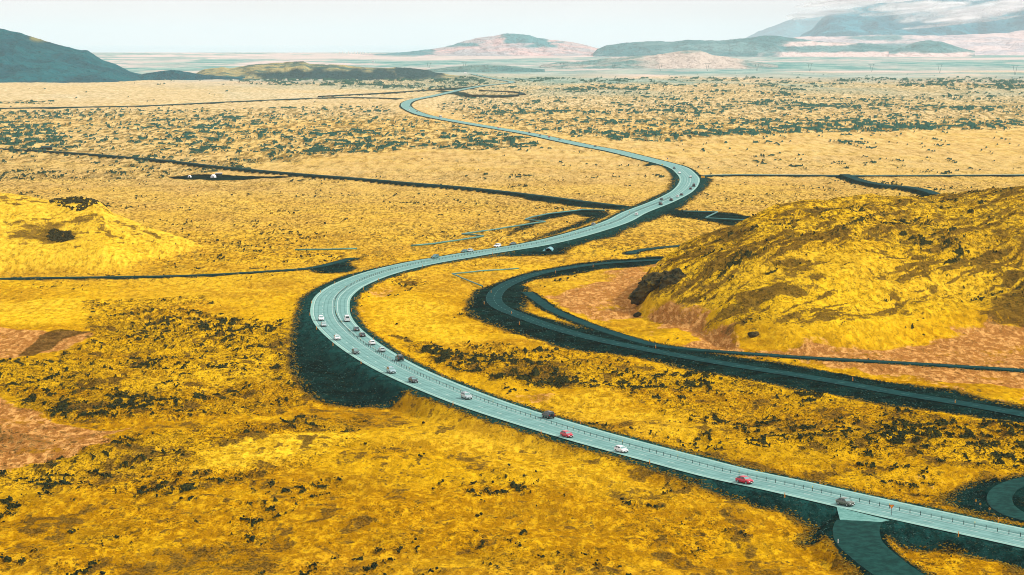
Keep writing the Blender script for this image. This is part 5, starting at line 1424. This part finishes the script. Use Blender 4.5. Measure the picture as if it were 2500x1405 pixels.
p = W(114, 368); p[2] = gz(p[0], p[1]); root = empty('hut', tuple(p), 0.1); tag(root, 'low dark turf hut beside the mast at the left edge', 'hut')
m_ = MB(); m_.box((0, 0, .9), (10.0, 5, 2.4)); m_.build('wall', M_scrub, root)
m_ = MB(); m_.add([(-5.3, -2.9, 2.1), (5.3, -2.9, 2.1), (5.3, 2.9, 2.1), (-5.3, 2.9, 2.1), (-5.3, 0, 3.6), (5.3, 0, 3.6)], [(0, 1, 5, 4), (2, 3, 4, 5), (0, 4, 3), (1, 2, 5), (3, 2, 1, 0)]); m_.build('roof', M_post, root)
r = sign_base('mast', 126, 366, 12.5, 'thin mast rising beside the low dark hut', 'mast')
m_ = MB(); m_.tube([(-1.0, .04, 11.6), (1.0, .04, 11.6)], .06, 6); m_.build('crossbar', M_pole, r)
M_hroof = mat('pale_roof', (0.70, 0.66, 0.64), 0.6)
M_hwall = mat('pale_house_wall', (0.85, 0.83, 0.80), 0.7)
def house(px, py, wd, h, label, group, rz=0.0):
    p = W(px, py); p[2] = gz(p[0], p[1]) if p[1] < 26000 else 0
    root = empty('house', tuple(p), rz); tag(root, label, 'building', group)
    m_ = MB(); m_.box((0, 0, h / 2 - 1), (wd, wd * .5, h + 2)); m_.build('wall', M_hwall, root)
    a, b = wd / 2 * 1.04, wd * .27; m_ = MB()
    m_.add([(-a, -b, h), (a, -b, h), (a, b, h), (-a, b, h), (-a, 0, h + wd * .14), (a, 0, h + wd * .14)], [(0, 1, 5, 4), (2, 3, 4, 5), (0, 4, 3), (1, 2, 5), (3, 2, 1, 0)]); m_.build('roof', M_hroof, root)
for i, (px, w2, h2) in enumerate([(829, 14, 14), (836, 10, 18), (843, 12, 12), (851, 9, 20), (858, 12, 12), (866, 14, 16), (873, 10, 19), (880, 12, 14), (886, 10, 16), (893, 12, 10), (903, 10, 8)]):
    house(px, 131.8 + (i % 3) * .25, w2, h2, '%s pale block counted from the left in the hazy coastal town' % ORD[i], 'blocks of the far coastal town')
for i, (px, py, w2, h2) in enumerate([(1214, 166, 10, 5), (1222, 165, 14, 6), (1229, 166.5, 9, 5), (1240, 166, 16, 5), (1251, 167, 9, 4)]):
    house(px, py, w2, h2, '%s white farm building counted from the left below the pink mountain' % ORD[i], 'farm buildings below the pink mountain')
for px, py, w2, h2, lab in [(911, 153, 14, 6, 'lone pale house on the pink plain left of the farm'), (1047, 171.5, 9, 5, 'tiny pale house at the right end of the low mossy hill'), (1136, 182, 8, 5, 'white cabin beside the farthest end of the highway'),
                            (1360, 131, 26, 9, 'long white shed at the right foot of the pink mountain'), (1398, 130, 16, 24, 'tall white block at the right foot of the pink mountain'), (1084, 133.5, 30, 9, 'long white shed at the left foot of the pink mountain')]:
    house(px, py, w2, h2, lab, 'scattered houses of the far plain')

# ------------------------------------------------------------------ V shaped power pylons
M_pyl = mat('pylon_steel', (0.05, 0.13, 0.14), 0.6)
def pylon(px, py, h, label):
    p = W(px, py); p[2] = gz(p[0], p[1]); root = empty('power_pylon', tuple(p)); tag(root, label, 'pylon', 'power pylons on the far plain')
    for sx in (-1, 1):
        m_ = MB(); m_.tube([(sx * .5, 0, -1), (sx * 6.5, 0, h)], [.45, .55], 5); m_.build('mast', M_pyl, root)
    m_ = MB(); m_.tube([(-12, 0, h - .5), (12, 0, h - .5)], .45, 5); m_.build('crossarm', M_pyl, root)
for i, (px, py, h) in enumerate([(1047, 171, 26), (1134, 168, 26), (1372, 168, 22), (1498, 168, 22), (1612, 173, 26), (1727, 173.5, 27), (1848, 174, 27), (1977, 175, 28), (2128, 175.5, 26), (2294, 178, 28), (2478, 183, 29)]):
    pylon(px, py, h, '%s V shaped power pylon counted from the left across the teal plain' % ORD[i])

build_haze()
